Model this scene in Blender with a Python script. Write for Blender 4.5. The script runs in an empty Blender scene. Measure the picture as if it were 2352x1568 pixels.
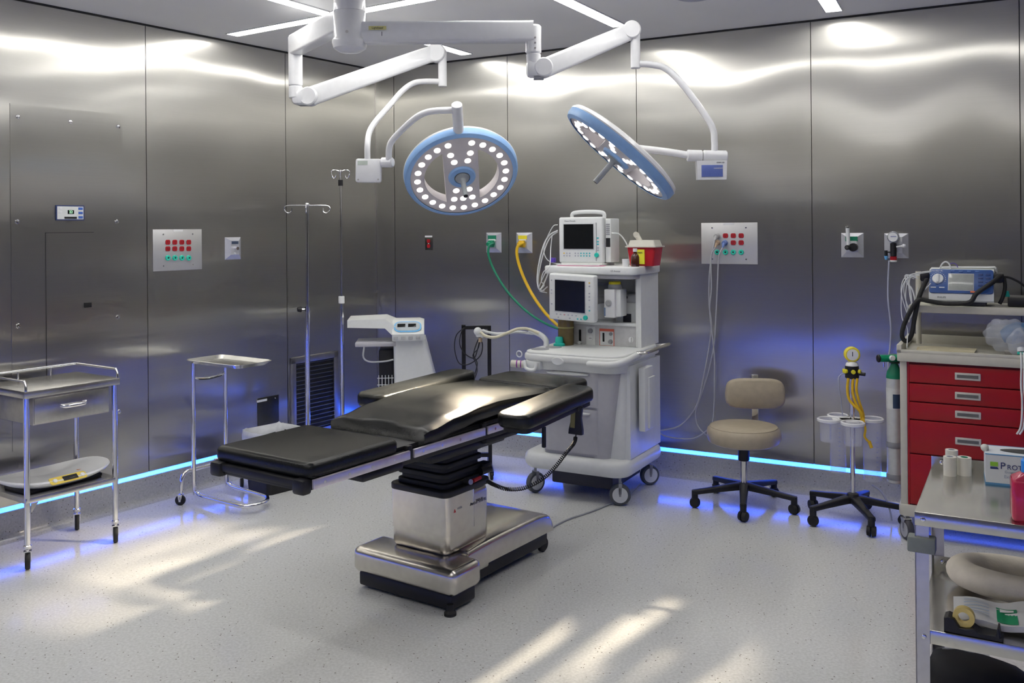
import bpy, bmesh, math, random
from mathutils import Vector, Matrix
random.seed(7)
R = math.radians
C = bpy.context.scene.collection
SC = bpy.context.scene

# ------------------------------------------------------------------ camera, exposure, world
FPX, CX, CY = 2120.0, 1176.0, 524.2
ROLL = 0.0083
EYE = 1.6
cam_data = bpy.data.cameras.new('camera'); cam = bpy.data.objects.new('camera', cam_data); C.objects.link(cam)
cam.location = (0, 0, EYE); cam.rotation_mode = 'QUATERNION'
cam.rotation_quaternion = (Matrix.Rotation(R(90), 4, 'X') @ Matrix.Rotation(-ROLL, 4, 'Z')).to_quaternion()
cam_data.sensor_width = 36; cam_data.lens = FPX / 2352 * 36
cam_data.shift_x = 0; cam_data.shift_y = -(784 - CY) / 2352
cam_data.clip_start = 0.05; cam_data.clip_end = 100
SC.camera = cam
SC.view_settings.view_transform = 'Standard'; SC.view_settings.look = 'None'
SC.view_settings.gamma = 1; SC.view_settings.use_curve_mapping = False
SC.view_settings.exposure = 0.25
cy = SC.cycles; cy.max_bounces = 6; cy.diffuse_bounces = 3; cy.glossy_bounces = 3; cy.transmission_bounces = 6; cy.transparent_max_bounces = 8
cy.caustics_reflective = True; cy.blur_glossy = 0.6; cy.caustics_refractive = False; cy.adaptive_threshold = 0.08; cy.adaptive_min_samples = 24; cy.time_limit = 1150; cy.use_auto_tile = False; cy.sample_clamp_indirect = 6
STRIP = 17.0                       # radiance of the ceiling light strips
LEDC = (0.12, 1.0, 11.0)          # blue wall strip
LAMP_W = 270.0                     # watts in each beam of a surgical lamp
w = bpy.data.worlds.new('world'); SC.world = w; w.use_nodes = True
w.node_tree.nodes['Background'].inputs[0].default_value = (0.02, 0.02, 0.02, 1)

# ------------------------------------------------------------------ measuring helpers
_rc = math.sqrt(1 - ROLL * ROLL)
def _uv(x, y):
    dx, dy = x - CX, y - CY
    return (dx * _rc - dy * ROLL) / FPX, (dx * ROLL + dy * _rc) / FPX
def at(x, y, Y):                  # point of the room seen at a pixel, at distance Y
    u, v = _uv(x, y); return Vector((u * Y, Y, EYE - v * Y))
def ht(x, y, z=0.0):              # point seen at a pixel, at height z
    u, v = _uv(x, y); return at(x, y, (EYE - z) / v)
class Frame:                      # x to the right along a thing's front, y away, z up
    def __init__(s, ox, oy, deg):
        s.o = Vector((ox, oy, 0)); s.deg = deg; a = R(deg)
        s.ex = Vector((math.cos(a), math.sin(a), 0)); s.ey = Vector((-math.sin(a), math.cos(a), 0))
    def w(s, x, y, z=0.0): return s.o + s.ex * x + s.ey * y + Vector((0, 0, z))
    def l(s, p):
        d = Vector(p) - s.o; return Vector((d.dot(s.ex), d.dot(s.ey), d.z))
    def _hit(s, px, py, n, c):
        u, v = _uv(px, py); d = Vector((u, 1, -v)); o = Vector((0, 0, EYE))
        t = (c + s.o.dot(n) - o.dot(n)) / d.dot(n); return s.l(o + d * t)
    def py(s, px, py, c=0.0): return s._hit(px, py, s.ey, c)
    def px(s, px, py, c=0.0): return s._hit(px, py, s.ex, c)
    def pz(s, px, py, z): return s.l(ht(px, py, z))
A_L, A_R = 55.21, -29.0
CORNER = (-1.041, 7.086)
FL = Frame(*CORNER, A_L)          # left wall: y = 0 is its surface, x < 0 towards the camera
FR = Frame(*CORNER, A_R)          # right wall

# ------------------------------------------------------------------ materials
MATS = {}
def mat(name, col, rough=0.5, metal=0.0, var=0.06, vscale=30.0, bump=0.0, bscale=200.0, trans=0.0, alpha=1.0,
        coat=0.0, emit=None, estr=0.0, ior=1.45, aniso=0.0, spec=0.5):
    if name in MATS: return MATS[name]
    m = bpy.data.materials.new(name); m.use_nodes = True
    nt = m.node_tree; b = nt.nodes['Principled BSDF']
    def hsv(c, k): return (min(1, c[0] * k), min(1, c[1] * k), min(1, c[2] * k), 1)
    n = nt.nodes.new('ShaderNodeTexNoise'); n.inputs['Scale'].default_value = vscale; n.inputs['Detail'].default_value = 3
    tc = nt.nodes.new('ShaderNodeTexCoord'); nt.links.new(tc.outputs['Object'], n.inputs['Vector'])
    r = nt.nodes.new('ShaderNodeValToRGB')
    r.color_ramp.elements[0].color = hsv(col, 1 - var); r.color_ramp.elements[1].color = hsv(col, 1 + var)
    r.color_ramp.elements[0].position = 0.3; r.color_ramp.elements[1].position = 0.7
    nt.links.new(n.outputs['Fac'], r.inputs['Fac']); nt.links.new(r.outputs['Color'], b.inputs['Base Color'])
    b.inputs['Roughness'].default_value = rough; b.inputs['Metallic'].default_value = metal
    b.inputs['Transmission Weight'].default_value = trans; b.inputs['Alpha'].default_value = alpha
    b.inputs['Coat Weight'].default_value = coat; b.inputs['IOR'].default_value = ior
    b.inputs['Specular IOR Level'].default_value = spec
    b.inputs['Anisotropic'].default_value = aniso
    if emit:
        b.inputs['Emission Color'].default_value = (*emit, 1); b.inputs['Emission Strength'].default_value = estr
    if bump:
        n2 = nt.nodes.new('ShaderNodeTexNoise'); n2.inputs['Scale'].default_value = bscale
        nt.links.new(tc.outputs['Object'], n2.inputs['Vector'])
        bp = nt.nodes.new('ShaderNodeBump'); bp.inputs['Strength'].default_value = bump; bp.inputs['Distance'].default_value = 0.002
        nt.links.new(n2.outputs['Fac'], bp.inputs['Height']); nt.links.new(bp.outputs['Normal'], b.inputs['Normal'])
    MATS[name] = m; return m

def wall_steel(name, wave=0.05, seed=0.0, r1=0.205, r2=0.42, tint=(0.58, 0.57, 0.535), mixf=0.35):
    m = bpy.data.materials.new(name); m.use_nodes = True; nt = m.node_tree; b = nt.nodes['Principled BSDF']
    L = nt.links.new; N = nt.nodes.new; out = nt.nodes['Material Output']
    b2 = N('ShaderNodeBsdfPrincipled'); mixs = N('ShaderNodeMixShader'); mixs.inputs[0].default_value = mixf
    L(b.outputs[0], mixs.inputs[1]); L(b2.outputs[0], mixs.inputs[2]); L(mixs.outputs[0], out.inputs['Surface'])
    tc = N('ShaderNodeTexCoord'); cx_ = N('ShaderNodeCombineXYZ'); cx_.inputs[0].default_value = 1.0
    tv = N('ShaderNodeVectorTransform'); tv.vector_type = 'VECTOR'; tv.convert_from = 'OBJECT'; tv.convert_to = 'WORLD'; L(cx_.outputs[0], tv.inputs[0])   # the sheets smear reflections sideways
    mp = N('ShaderNodeMapping'); mp.inputs['Scale'].default_value = (1.5, 1.5, 260); L(tc.outputs['Object'], mp.inputs[0])
    n = N('ShaderNodeTexNoise'); n.inputs['Scale'].default_value = 1; n.inputs['Detail'].default_value = 4; L(mp.outputs[0], n.inputs['Vector'])
    r = N('ShaderNodeValToRGB'); r.color_ramp.elements[0].color = tuple(c * .93 for c in tint) + (1,); r.color_ramp.elements[1].color = tuple(c * 1.05 for c in tint) + (1,)
    L(n.outputs['Fac'], r.inputs['Fac'])
    # the rolled sheets are not quite flat: long shallow waves
    mp2 = N('ShaderNodeMapping'); mp2.inputs['Scale'].default_value = (1.5, 1.5, 1.0); mp2.inputs['Location'].default_value = (seed, seed * .7, seed * .3)
    L(tc.outputs['Object'], mp2.inputs[0])
    n2 = N('ShaderNodeTexNoise'); n2.inputs['Scale'].default_value = 1.0; n2.inputs['Detail'].default_value = 0.3; L(mp2.outputs[0], n2.inputs['Vector'])
    bp = N('ShaderNodeBump'); bp.inputs['Strength'].default_value = 1.0; bp.inputs['Distance'].default_value = wave
    L(n2.outputs['Fac'], bp.inputs['Height'])
    for q, rough, an in ((b, r1, .98), (b2, r2, .6)):
        q.inputs['Metallic'].default_value = 1; q.inputs['Anisotropic'].default_value = an; q.inputs['Roughness'].default_value = rough
        L(tv.outputs[0], q.inputs['Tangent']); L(r.outputs['Color'], q.inputs['Base Color']); L(bp.outputs['Normal'], q.inputs['Normal'])
    MATS[name] = m; return m

def floor_mat(name, specks=0.55, base=(0.66, 0.67, 0.66)):
    m = bpy.data.materials.new(name); m.use_nodes = True; nt = m.node_tree; b = nt.nodes['Principled BSDF']
    L = nt.links.new; N = nt.nodes.new
    tc = N('ShaderNodeTexCoord')
    v = N('ShaderNodeTexVoronoi'); v.inputs['Scale'].default_value = 46; L(tc.outputs['Object'], v.inputs['Vector'])
    wn = N('ShaderNodeTexWhiteNoise'); L(v.outputs['Position'], wn.inputs['Vector'])
    lt = N('ShaderNodeMath'); lt.operation = 'LESS_THAN'; lt.inputs[1].default_value = 0.13; L(v.outputs['Distance'], lt.inputs[0])
    g = N('ShaderNodeMath'); g.operation = 'GREATER_THAN'; g.inputs[1].default_value = specks; L(wn.outputs['Value'], g.inputs[0])
    mu = N('ShaderNodeMath'); mu.operation = 'MULTIPLY'; L(lt.outputs[0], mu.inputs[0]); L(g.outputs[0], mu.inputs[1])
    n = N('ShaderNodeTexNoise'); n.inputs['Scale'].default_value = 90; n.inputs['Detail'].default_value = 5; L(tc.outputs['Object'], n.inputs['Vector'])
    r = N('ShaderNodeValToRGB')
    r.color_ramp.elements[0].color = tuple(c * .9 for c in base) + (1,); r.color_ramp.elements[1].color = tuple(min(1, c * 1.08) for c in base) + (1,)
    r.color_ramp.elements[0].position = .35; r.color_ramp.elements[1].position = .65
    L(n.outputs['Fac'], r.inputs['Fac'])
    mx = N('ShaderNodeMix'); mx.data_type = 'RGBA'; L(mu.outputs[0], mx.inputs['Factor']); L(r.outputs['Color'], mx.inputs['A'])
    mx.inputs['B'].default_value = (.16, .14, .12, 1); L(mx.outputs['Result'], b.inputs['Base Color'])
    b.inputs['Roughness'].default_value = 0.14; b.inputs['Specular IOR Level'].default_value = 0.45
    n3 = N('ShaderNodeTexNoise'); n3.inputs['Scale'].default_value = 3; L(tc.outputs['Object'], n3.inputs['Vector'])
    bp = N('ShaderNodeBump'); bp.inputs['Strength'].default_value = .12; bp.inputs['Distance'].default_value = .004; L(n3.outputs['Fac'], bp.inputs['Height']); L(bp.outputs['Normal'], b.inputs['Normal'])
    MATS[name] = m; return m

STEELW = wall_steel('wall steel left', .026, 3.0); STEELR = wall_steel('wall steel right', .026, 11.0)
STEELP = wall_steel('access panel steel', .006, 5.0, .20, .40)
STEELB = wall_steel('darkened unseen wall steel', .014, 7.0, .24, .45, (.34, .33, .30))  # unseen walls given a darker tone so the visible walls reflect dark
FLOOR = floor_mat('terrazzo vinyl'); COVE = floor_mat('cove vinyl', .3, (0.46, 0.465, 0.46))
CEIL = mat('ceiling paint', (.88, .88, .88), .55, var=.015, vscale=3)
DARK = mat('shadow gap', (.03, .03, .03), .6)
WHITE = mat('white enamel', (.80, .81, .82), .28, var=.02, coat=.3)
PLAST = mat('white plastic', (.76, .78, .77), .38, var=.02)
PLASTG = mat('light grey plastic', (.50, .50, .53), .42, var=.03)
OFFW = mat('cream plastic', (.66, .64, .56), .45, var=.03)
GREYP = mat('grey plastic', (.30, .31, .33), .45)
MIDG = mat('mid grey paint', (.40, .41, .42), .45)
BLACK = mat('black plastic', (.012, .012, .014), .42)
RUB = mat('black rubber', (.015, .015, .015), .6)
VINYL = mat('black vinyl', (.011, .012, .012), .25, var=.1, bump=.25, bscale=260, spec=.35)
CHROME = mat('chrome', (.80, .80, .82), .13, 1.0, var=.03)
STEEL = mat('brushed steel', (.60, .59, .57), .27, 1.0, var=.06, vscale=60, bump=.05, bscale=90)
STEELD = mat('dull steel', (.50, .49, .48), .38, 1.0, var=.06)
COLST = mat('column steel', (.66, .63, .58), .24, 1.0, var=.05)
SCREEN = mat('dark screen', (.012, .013, .014), .16, spec=.3)
BLUE = mat('lamp blue', (.29, .50, .83), .35, var=.03)
TEAL = mat('teal plastic', (.02, .52, .42), .4)
GREEN = mat('green rubber', (.01, .22, .12), .4)
YEL = mat('yellow rubber', (.80, .50, .02), .4)
YELB = mat('bright yellow', (.80, .70, .03), .4)
RED = mat('red plastic', (.42, .012, .02), .35)
CARTR = mat('cart red', (.35, .004, .010), .34, var=.04, vscale=8)
BEIGE = mat('beige vinyl', (.43, .37, .27), .42, var=.05, bump=.15, bscale=300)
TAUPE = mat('cart cream', (.58, .56, .48), .42, var=.03)
CLEAR = mat('clear plastic', (.80, .82, .95), .06, alpha=.17, spec=.9)
CLEARB = mat('clear bag', (.80, .84, .92), .12, alpha=.28, spec=.9)
INK = mat('dark ink', (.03, .03, .05), .5)
INKB = mat('blue ink', (.04, .08, .35), .5)
def emitm(name, col, s): return mat(name, (.9, .9, .9), .4, emit=col, estr=s)
STRIPM = emitm('strip glow', (1.0, .975, .93), STRIP)
LEDM = emitm('blue led glow', LEDC, 1.0)
LENSM = emitm('surgical led glow', (1.0, .92, .86), 2.2)

# ------------------------------------------------------------------ mesh helpers
def spline(pts, k=6):
    P = [Vector(p) for p in pts]
    if len(P) < 3: return P
    Q = [2 * P[0] - P[1]] + P + [2 * P[-1] - P[-2]]; out = []
    for i in range(1, len(Q) - 2):
        a, b, c, d = Q[i - 1:i + 3]
        for j in range(k):
            t = j / k
            out.append(.5 * ((2 * b) + (c - a) * t + (2 * a - 5 * b + 4 * c - d) * t * t + (3 * b - a - 3 * c + d) * t ** 3))
    out.append(P[-1]); return out
def align(d):                     # matrix turning +Z to direction d
    d = Vector(d).normalized(); return d.to_track_quat('Z', 'Y').to_matrix().to_4x4()
class G:
    def __init__(s): s.bm = bmesh.new(); s.mi = 0
    def m(s, i): s.mi = i; return s
    def _add(s, tb, M=None):
        if M is not None: bmesh.ops.transform(tb, matrix=M, verts=tb.verts)
        tb.verts.index_update(); vs = [s.bm.verts.new(v.co) for v in tb.verts]
        for f in tb.faces:
            try: nf = s.bm.faces.new([vs[v.index] for v in f.verts]); nf.material_index = s.mi
            except ValueError: pass
        tb.free(); return s
    def box(s, c, d, bev=0.0, seg=2, M=None, rz=0.0, taper=None):
        tb = bmesh.new(); bmesh.ops.create_cube(tb, size=1)
        for v in tb.verts:
            tz = 1.0
            if taper and v.co.z > 0: v.co.x *= taper[0]; v.co.y *= taper[1]
            v.co = Vector((v.co.x * d[0], v.co.y * d[1], v.co.z * d[2]))
        if bev: bmesh.ops.bevel(tb, geom=list(tb.edges), offset=min(bev, min(d) * .49), segments=seg, affect='EDGES', profile=.5)
        X = Matrix.Translation(c) @ Matrix.Rotation(rz, 4, 'Z')
        if M is not None: X = M @ X
        return s._add(tb, X)
    def b2(s, a, b, bev=0.0, seg=2, M=None):
        c = [(a[i] + b[i]) / 2 for i in range(3)]; d = [max(1e-4, abs(a[i] - b[i])) for i in range(3)]
        return s.box(c, d, bev, seg, M)
    def cyl(s, a, b, r, r2=None, n=20, bev=0.0):
        a, b = Vector(a), Vector(b); r2 = r if r2 is None else r2; h = (b - a).length
        if bev: prof = [(0, 0), (r - bev, 0), (r, bev), (r2, h - bev), (r2 - bev, h), (0, h)]
        else: prof = [(0, 0), (r, 0), (r2, h), (0, h)]
        return s.lathe(prof, n, Matrix.Translation(a) @ align(b - a))
    def lathe(s, prof, n=28, M=None, sx=1.0, sy=1.0):
        tb = bmesh.new(); rings = []
        for r, z in prof:
            if r <= 1e-6: rings.append([tb.verts.new((0, 0, z))])
            else: rings.append([tb.verts.new((r * sx * math.cos(2 * math.pi * i / n), r * sy * math.sin(2 * math.pi * i / n), z)) for i in range(n)])
        for p, q in zip(rings, rings[1:]):
            for i in range(n):
                j = (i + 1) % n
                if len(p) == 1 and len(q) == 1: continue
                if len(p) == 1: tb.faces.new((p[0], q[j], q[i]))
                elif len(q) == 1: tb.faces.new((p[i], p[j], q[0]))
                else: tb.faces.new((p[i], p[j], q[j], q[i]))
        bmesh.ops.recalc_face_normals(tb, faces=tb.faces)
        return s._add(tb, M)
    def sph(s, c, r, sc=(1, 1, 1), n=16, M=None):
        tb = bmesh.new(); bmesh.ops.create_uvsphere(tb, u_segments=n, v_segments=max(6, n // 2), radius=r)
        X = Matrix.Translation(c) @ Matrix.Diagonal((*sc, 1)); X = M @ X if M is not None else X
        return s._add(tb, X)
    def loft(s, rings, cap=True, closed=True, M=None):
        tb = bmesh.new(); V = [[tb.verts.new(p) for p in r] for r in rings]; n = len(V[0])
        for a, b in zip(V, V[1:]):
            for i in range(n if closed else n - 1):
                j = (i + 1) % n; tb.faces.new((a[i], a[j], b[j], b[i]))
        if cap: tb.faces.new(V[0][::-1]); tb.faces.new(V[-1])
        bmesh.ops.recalc_face_normals(tb, faces=tb.faces)
        return s._add(tb, M)
    def tube(s, pts, r, n=10, smooth=0, flat=None, closed=False):
        P = spline(pts, smooth) if smooth else [Vector(p) for p in pts]
        rr = r if callable(r) else (lambda t: r)
        rings = []; up = None
        for i, p in enumerate(P):
            if closed: t = (P[(i + 1) % len(P)] - P[i - 1]).normalized()
            else: t = (P[min(i + 1, len(P) - 1)] - P[max(i - 1, 0)]).normalized()
            if up is None:
                up = Vector((0, 0, 1)) if abs(t.z) < .9 else Vector((0, 1, 0))
            up = (up - t * up.dot(t)).normalized(); sd = t.cross(up)
            q = rr(i / max(1, len(P) - 1)); a, b = (q, q) if not flat else (q * flat[0], q * flat[1])
            rings.append([p + sd * (a * math.cos(2 * math.pi * k / n)) + up * (b * math.sin(2 * math.pi * k / n)) for k in range(n)])
        if closed:
            rings.append(rings[0]); return s.loft(rings, cap=False)
        return s.loft(rings)
    def prism(s, pts, z0, z1, bev=0.0, seg=2, M=None):
        tb = bmesh.new(); lo = [tb.verts.new((p[0], p[1], z0)) for p in pts]; hi = [tb.verts.new((p[0], p[1], z1)) for p in pts]
        n = len(pts); tb.faces.new(lo[::-1]); tb.faces.new(hi)
        for i in range(n): tb.faces.new((lo[i], lo[(i + 1) % n], hi[(i + 1) % n], hi[i]))
        bmesh.ops.recalc_face_normals(tb, faces=tb.faces)
        if bev:
            es = [e for e in tb.edges if abs(e.verts[0].co.z - e.verts[1].co.z) < 1e-6]
            bmesh.ops.bevel(tb, geom=es, offset=bev, segments=seg, affect='EDGES', profile=.5)
        return s._add(tb, M)
    def rr(s, a, b, z0, z1, r=.03, bev=0.0, M=None, k=5):   # rounded rectangle plate
        return s.prism(rrect(a[0], a[1], b[0], b[1], r, k), z0, z1, bev, 3, M)
    def build(s, name, mats, parent=None, angle=38):
        me = bpy.data.meshes.new(name); s.bm.normal_update(); s.bm.to_mesh(me); s.bm.free()
        for m in (mats if isinstance(mats, (list, tuple)) else [mats]): me.materials.append(m)
        for p in me.polygons: p.use_smooth = True
        me.set_sharp_from_angle(angle=R(angle))
        o = bpy.data.objects.new(name, me); C.objects.link(o)
        if parent is not None: o.parent = parent
        return o
def rrect(x0, y0, x1, y1, r, k=5):
    o = []
    for cx, cy, a in ((x1 - r, y0 + r, -90), (x1 - r, y1 - r, 0), (x0 + r, y1 - r, 90), (x0 + r, y0 + r, 180)):
        for i in range(k + 1):
            t = R(a + 90 * i / k); o.append((cx + r * math.cos(t), cy + r * math.sin(t)))
    return o
UP = Matrix.Rotation(R(90), 4, 'X')          # plate drawn in x,y stands up facing -y (z0..z1 run towards -y)
def tag(o, label=None, cat=None, group=None, kind=None):
    if label: o['label'] = label
    if cat: o['category'] = cat
    if group: o['group'] = group
    if kind: o['kind'] = kind
    return o
def thing(name, label, cat, fr=None, p=(0, 0, 0), rz=None, group=None):
    o = bpy.data.objects.new(name, None); C.objects.link(o); o.empty_display_size = .1
    if fr is not None:
        o.location = fr.w(*p); o.rotation_euler = (0, 0, R(fr.deg) + (rz or 0))
    else: o.location = p; o.rotation_euler = (0, 0, rz or 0)
    return tag(o, label, cat, group)
def put(o, fr, p=(0, 0, 0), rz=0.0):
    o.location = fr.w(*p); o.rotation_euler = (0, 0, R(fr.deg) + rz); return o
def copy_tree(o, parent=None):
    c = o.copy(); C.objects.link(c)
    if parent is not None: c.parent = parent
    for ch in list(o.children): copy_tree(ch, c)
    return c
def text(s, size, M, m, name='lettering', parent=None, depth=.0006, align_x='CENTER'):
    cu = bpy.data.curves.new('lettering', 'FONT'); cu.body = s; cu.size = size; cu.align_x = align_x; cu.align_y = 'CENTER'; cu.extrude = depth
    t = bpy.data.objects.new('lettering', cu); C.objects.link(t)
    bpy.context.view_layer.update(); dg = bpy.context.evaluated_depsgraph_get()
    me = bpy.data.meshes.new_from_object(t.evaluated_get(dg)); bpy.data.objects.remove(t)
    me.materials.clear(); me.materials.append(m); me.transform(M)
    o = bpy.data.objects.new(name, me); C.objects.link(o)
    if parent is not None: o.parent = parent
    return o
def face(x, y, z, tilt=0.0, rz=0.0): # text lying on a face that looks towards -y
    return Matrix.Translation((x, y, z)) @ Matrix.Rotation(rz, 4, 'Z') @ Matrix.Rotation(R(90) + tilt, 4, 'X')
def worldtube(pts, r, n=8, smooth=6, name='tube', m=None, parent=None):
    return G().tube(pts, r, n, smooth).build(name, m, parent)
# ------------------------------------------------------------------ room shell
CEILZ = 2.83; ROOM = 6.2
LEDZ0, LEDZ1 = .150, .176
P0 = FL.w(0, 0); P1 = FR.w(ROOM, 0); P3 = FL.w(-ROOM, 0); P2 = P1 - (P0 - P3)
def st(o): o['kind'] = 'structure'; return o
def slab(name, z0, z1, m, grow=.2):
    c = (P0 + P1 + P2 + P3) / 4; pts = [(c + (p - c) * 1.06) for p in (P0, P1, P2, P3)]
    return st(G().prism([(p.x, p.y) for p in pts], z0, z1).build(name, m))
slab('floor', -.1, 0, FLOOR); slab('ceiling', CEILZ, CEILZ + .1, CEIL)
def wall(name, fr, x0, x1, seams, m, bb, tr):
    g = G(); g.m(1).b2((x0, .012, 0), (x1, .12, CEILZ)); g.m(0)
    xs = [x0] + seams + [x1]
    for a, b in zip(xs, xs[1:]): g.b2((a + .0022, 0, LEDZ1), (b - .0022, .014, CEILZ - .012))
    o = st(g.build(name, [m, DARK])); put(o, fr)
    c = [(-.055, 0), (-.028, .004), (-.01, .018), (-.002, .045), (0, .08), (0, LEDZ0), (.02, LEDZ0), (.02, 0)]
    t = G().loft([[(x0, y, z) for y, z in c], [(x1, y, z) for y, z in c]]).build(bb, COVE); st(t); put(t, fr)
    t = G().b2((x0, -.001, CEILZ - .013), (x1, .012, CEILZ - .0005)).build(tr, DARK); st(t); put(t, fr)
    return o
sl = [FL.py(x, 525).x for x in (337.5, 658)]
sr = [FR.py(x, 525).x for x in (907, 1168, 1464, 1865.5, 2345)]
wall('wall_left', FL, -ROOM, 0, [sl[0] - 1.5, sl[0], sl[1]], STEELW, 'baseboard_left', 'trim_1')
wall('wall_right', FR, 0, ROOM, sr + [sr[-1] + 1.1], STEELR, 'baseboard_right', 'trim_2')
FN = Frame(P2.x, P2.y, A_L + 180)     # wall facing the left wall
FB = Frame(P2.x, P2.y, A_R + 180)     # wall behind the camera
wall('wall_near', FN, -ROOM, 0, [-4.8, -3.6, -2.4, -1.2], STEELB, 'baseboard_near', 'trim_3')
wall('wall_back', FB, 0, ROOM, [1.2, 2.4, 3.6, 4.8], STEELB, 'baseboard_back', 'trim_4')
g = G().b2((-.012, -.006, LEDZ1), (.0, -.0005, CEILZ - .014)).build('trim_5', STEEL); st(g); put(g, FL)
def led(fr, x0, x1, label):
    g = G().b2((x0, .004, LEDZ0 + .001), (x1, .012, LEDZ1 - .001))
    o = g.build('led_light_strip', LEDM); put(o, fr); tag(o, label, 'light')
    return o
led(FL, -ROOM, 0, 'glowing blue light strip along the foot of the left steel wall')
led(FR, 0, ROOM, 'glowing blue light strip along the foot of the right steel wall, behind the stool')
led(FN, -ROOM, 0, 'glowing blue light strip along the wall facing the left wall')
led(FB, 0, ROOM, 'glowing blue light strip along the wall behind the viewer')

# ceiling light strips
def strip(a, b, label, wd=.085, dz=0.0):
    a, b = Vector((*a, 0)), Vector((*b, 0)); d = (b - a); n = Vector((-d.y, d.x, 0)).normalized(); L_ = d.length
    t = thing('ceiling_light', label, 'light', None, (a.x, a.y, CEILZ), math.atan2(d.y, d.x))
    G().b2((0, -wd / 2, -.005 - dz), (L_, wd / 2, -.001), 0).build('diffuser', STRIPM, t)
    f = G()
    for s_ in (-1, 1): f.b2((0, s_ * wd / 2, -.006 - dz), (L_, s_ * (wd / 2 + .006), -.0005))
    for x in (-.006, L_): f.b2((x, -wd / 2 - .006, -.006 - dz), (x + .006, wd / 2 + .006, -.0005))
    f.build('frame', WHITE, t)
strip((-1.745, 5.79), (2.2, 3.14), 'long ceiling light strip running from upper left, parallel to the right wall')
strip((-.31, 6.485), (-2.21, 3.24), 'ceiling light strip parallel to left wall, passing behind the lamp column', dz=.002)
strip((.665, 5.62), (-.03, 4.4), 'ceiling light strip ending above the right lamp spring arm', dz=.002)
strip((1.85, 5.275), (1.43, 4.42), 'ceiling light strip at the top right ending near the right wall', dz=.002)
strip((-2.9, 1.9), (.7, -.45), 'added ceiling light strip behind the viewer, unseen, brightening the floor')  # added unseen strip, makes up for floor light lost to shorter strips
strip((-3.5, 3.9), (.3, 1.37), 'ceiling light strip overhead of the viewer, out of view')
c = ht(1595, -6, CEILZ - .01)
g = G().lathe([(0, -.004), (.085, -.004), (.1, .002), (.105, .01), (0, .01)], 32).build('ceiling_speaker', mat('speaker grey', (.45, .47, .56), .5))
g.location = c; tag(g, 'small round grey speaker grille in the ceiling at the top edge', 'speaker')

# ------------------------------------------------------------------ wall fittings, left wall (frame FL)
def screw(g, x, z, r=.006, y=-.001): g.lathe([(0, 0), (r, 0), (r * .8, r * .5), (0, r * .6)], 10, Matrix.Translation((x, y, z)) @ Matrix.Rotation(R(90), 4, 'X'))
a = FL.py(22, 250); b = FL.py(285, 985)
t = thing('access_hatch', 'large steel access panel with dark latch set in the left wall behind the cart', 'panel', FL)
G().b2((a.x, -.004, b.z), (b.x, -.0005, a.z + .03)).build('panel_plate', STEELP, t)
d0 = FL.py(104, 535); d1 = FL.py(217, 900)
dr = G().b2((d0.x, -.0065, d1.z - .1), (d1.x, -.0035, d0.z)).build('door', STEELP, t)
q = FL.py(200, 700); lt = G().b2((q.x - .022, -.011, q.z - .014), (q.x + .022, -.0055, q.z + .014), .002).build('latch', BLACK, dr)
g = G().b2((d0.x - .0035, -.0055, d1.z - .1), (d0.x, -.004, d0.z + .003)).b2((d0.x, -.0055, d0.z), (d1.x, -.004, d0.z + .003)); g.build('door_gap', DARK, t)
for x, y in ((39, 268), (160, 280), (270, 291), (39, 509), (267, 509), (41, 748), (269, 728), (272, 945)):
    p = FL.py(x, y); g = G(); screw(g, p.x, p.z, .013, -.004); g.build('screw', CHROME, t)
# temperature display
a = FL.py(126, 471); b = FL.py(191, 506)
t = thing('wall_control_display', 'small white and blue control display high on the left steel wall', 'display', FL, (a.x, 0, b.z))
w_, h_ = b.x - a.x, a.z - b.z
G().b2((0, -.012, 0), (w_, -.0045, h_)).build('bezel', mat('dark blue frame', (.04, .06, .18), .4), t)
G().b2((.006, -.0135, .006), (w_ - .006, -.0118, h_ - .006)).build('face_plate', PLAST, t)
G().b2((w_ * .40, -.0148, h_ * .42), (w_ * .62, -.013, h_ * .68)).build('digit_screen', SCREEN, t)
text('22', h_ * .24, face(w_ * .51, -.0152, h_ * .55), emitm('digit green', (.3, 1, .4), 1.2), 'digits', t)
G().b2((w_ * .28, -.0148, h_ * .10), (w_ * .72, -.013, h_ * .24)).build('bar_display', BLACK, t)
for i in range(3): G().b2((w_ * .78, -.0150, h_ * (.12 + .29 * i)), (w_ * .94, -.013, h_ * (.29 + .29 * i)), .002).build('button', mat('button blue', (.07, .16, .55), .4), t)
for i in range(2): G().b2((w_ * .09, -.0150, h_ * (.45 + .26 * i)), (w_ * .2, -.013, h_ * (.62 + .26 * i)), .002).build('button', WHITE, t)

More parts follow.
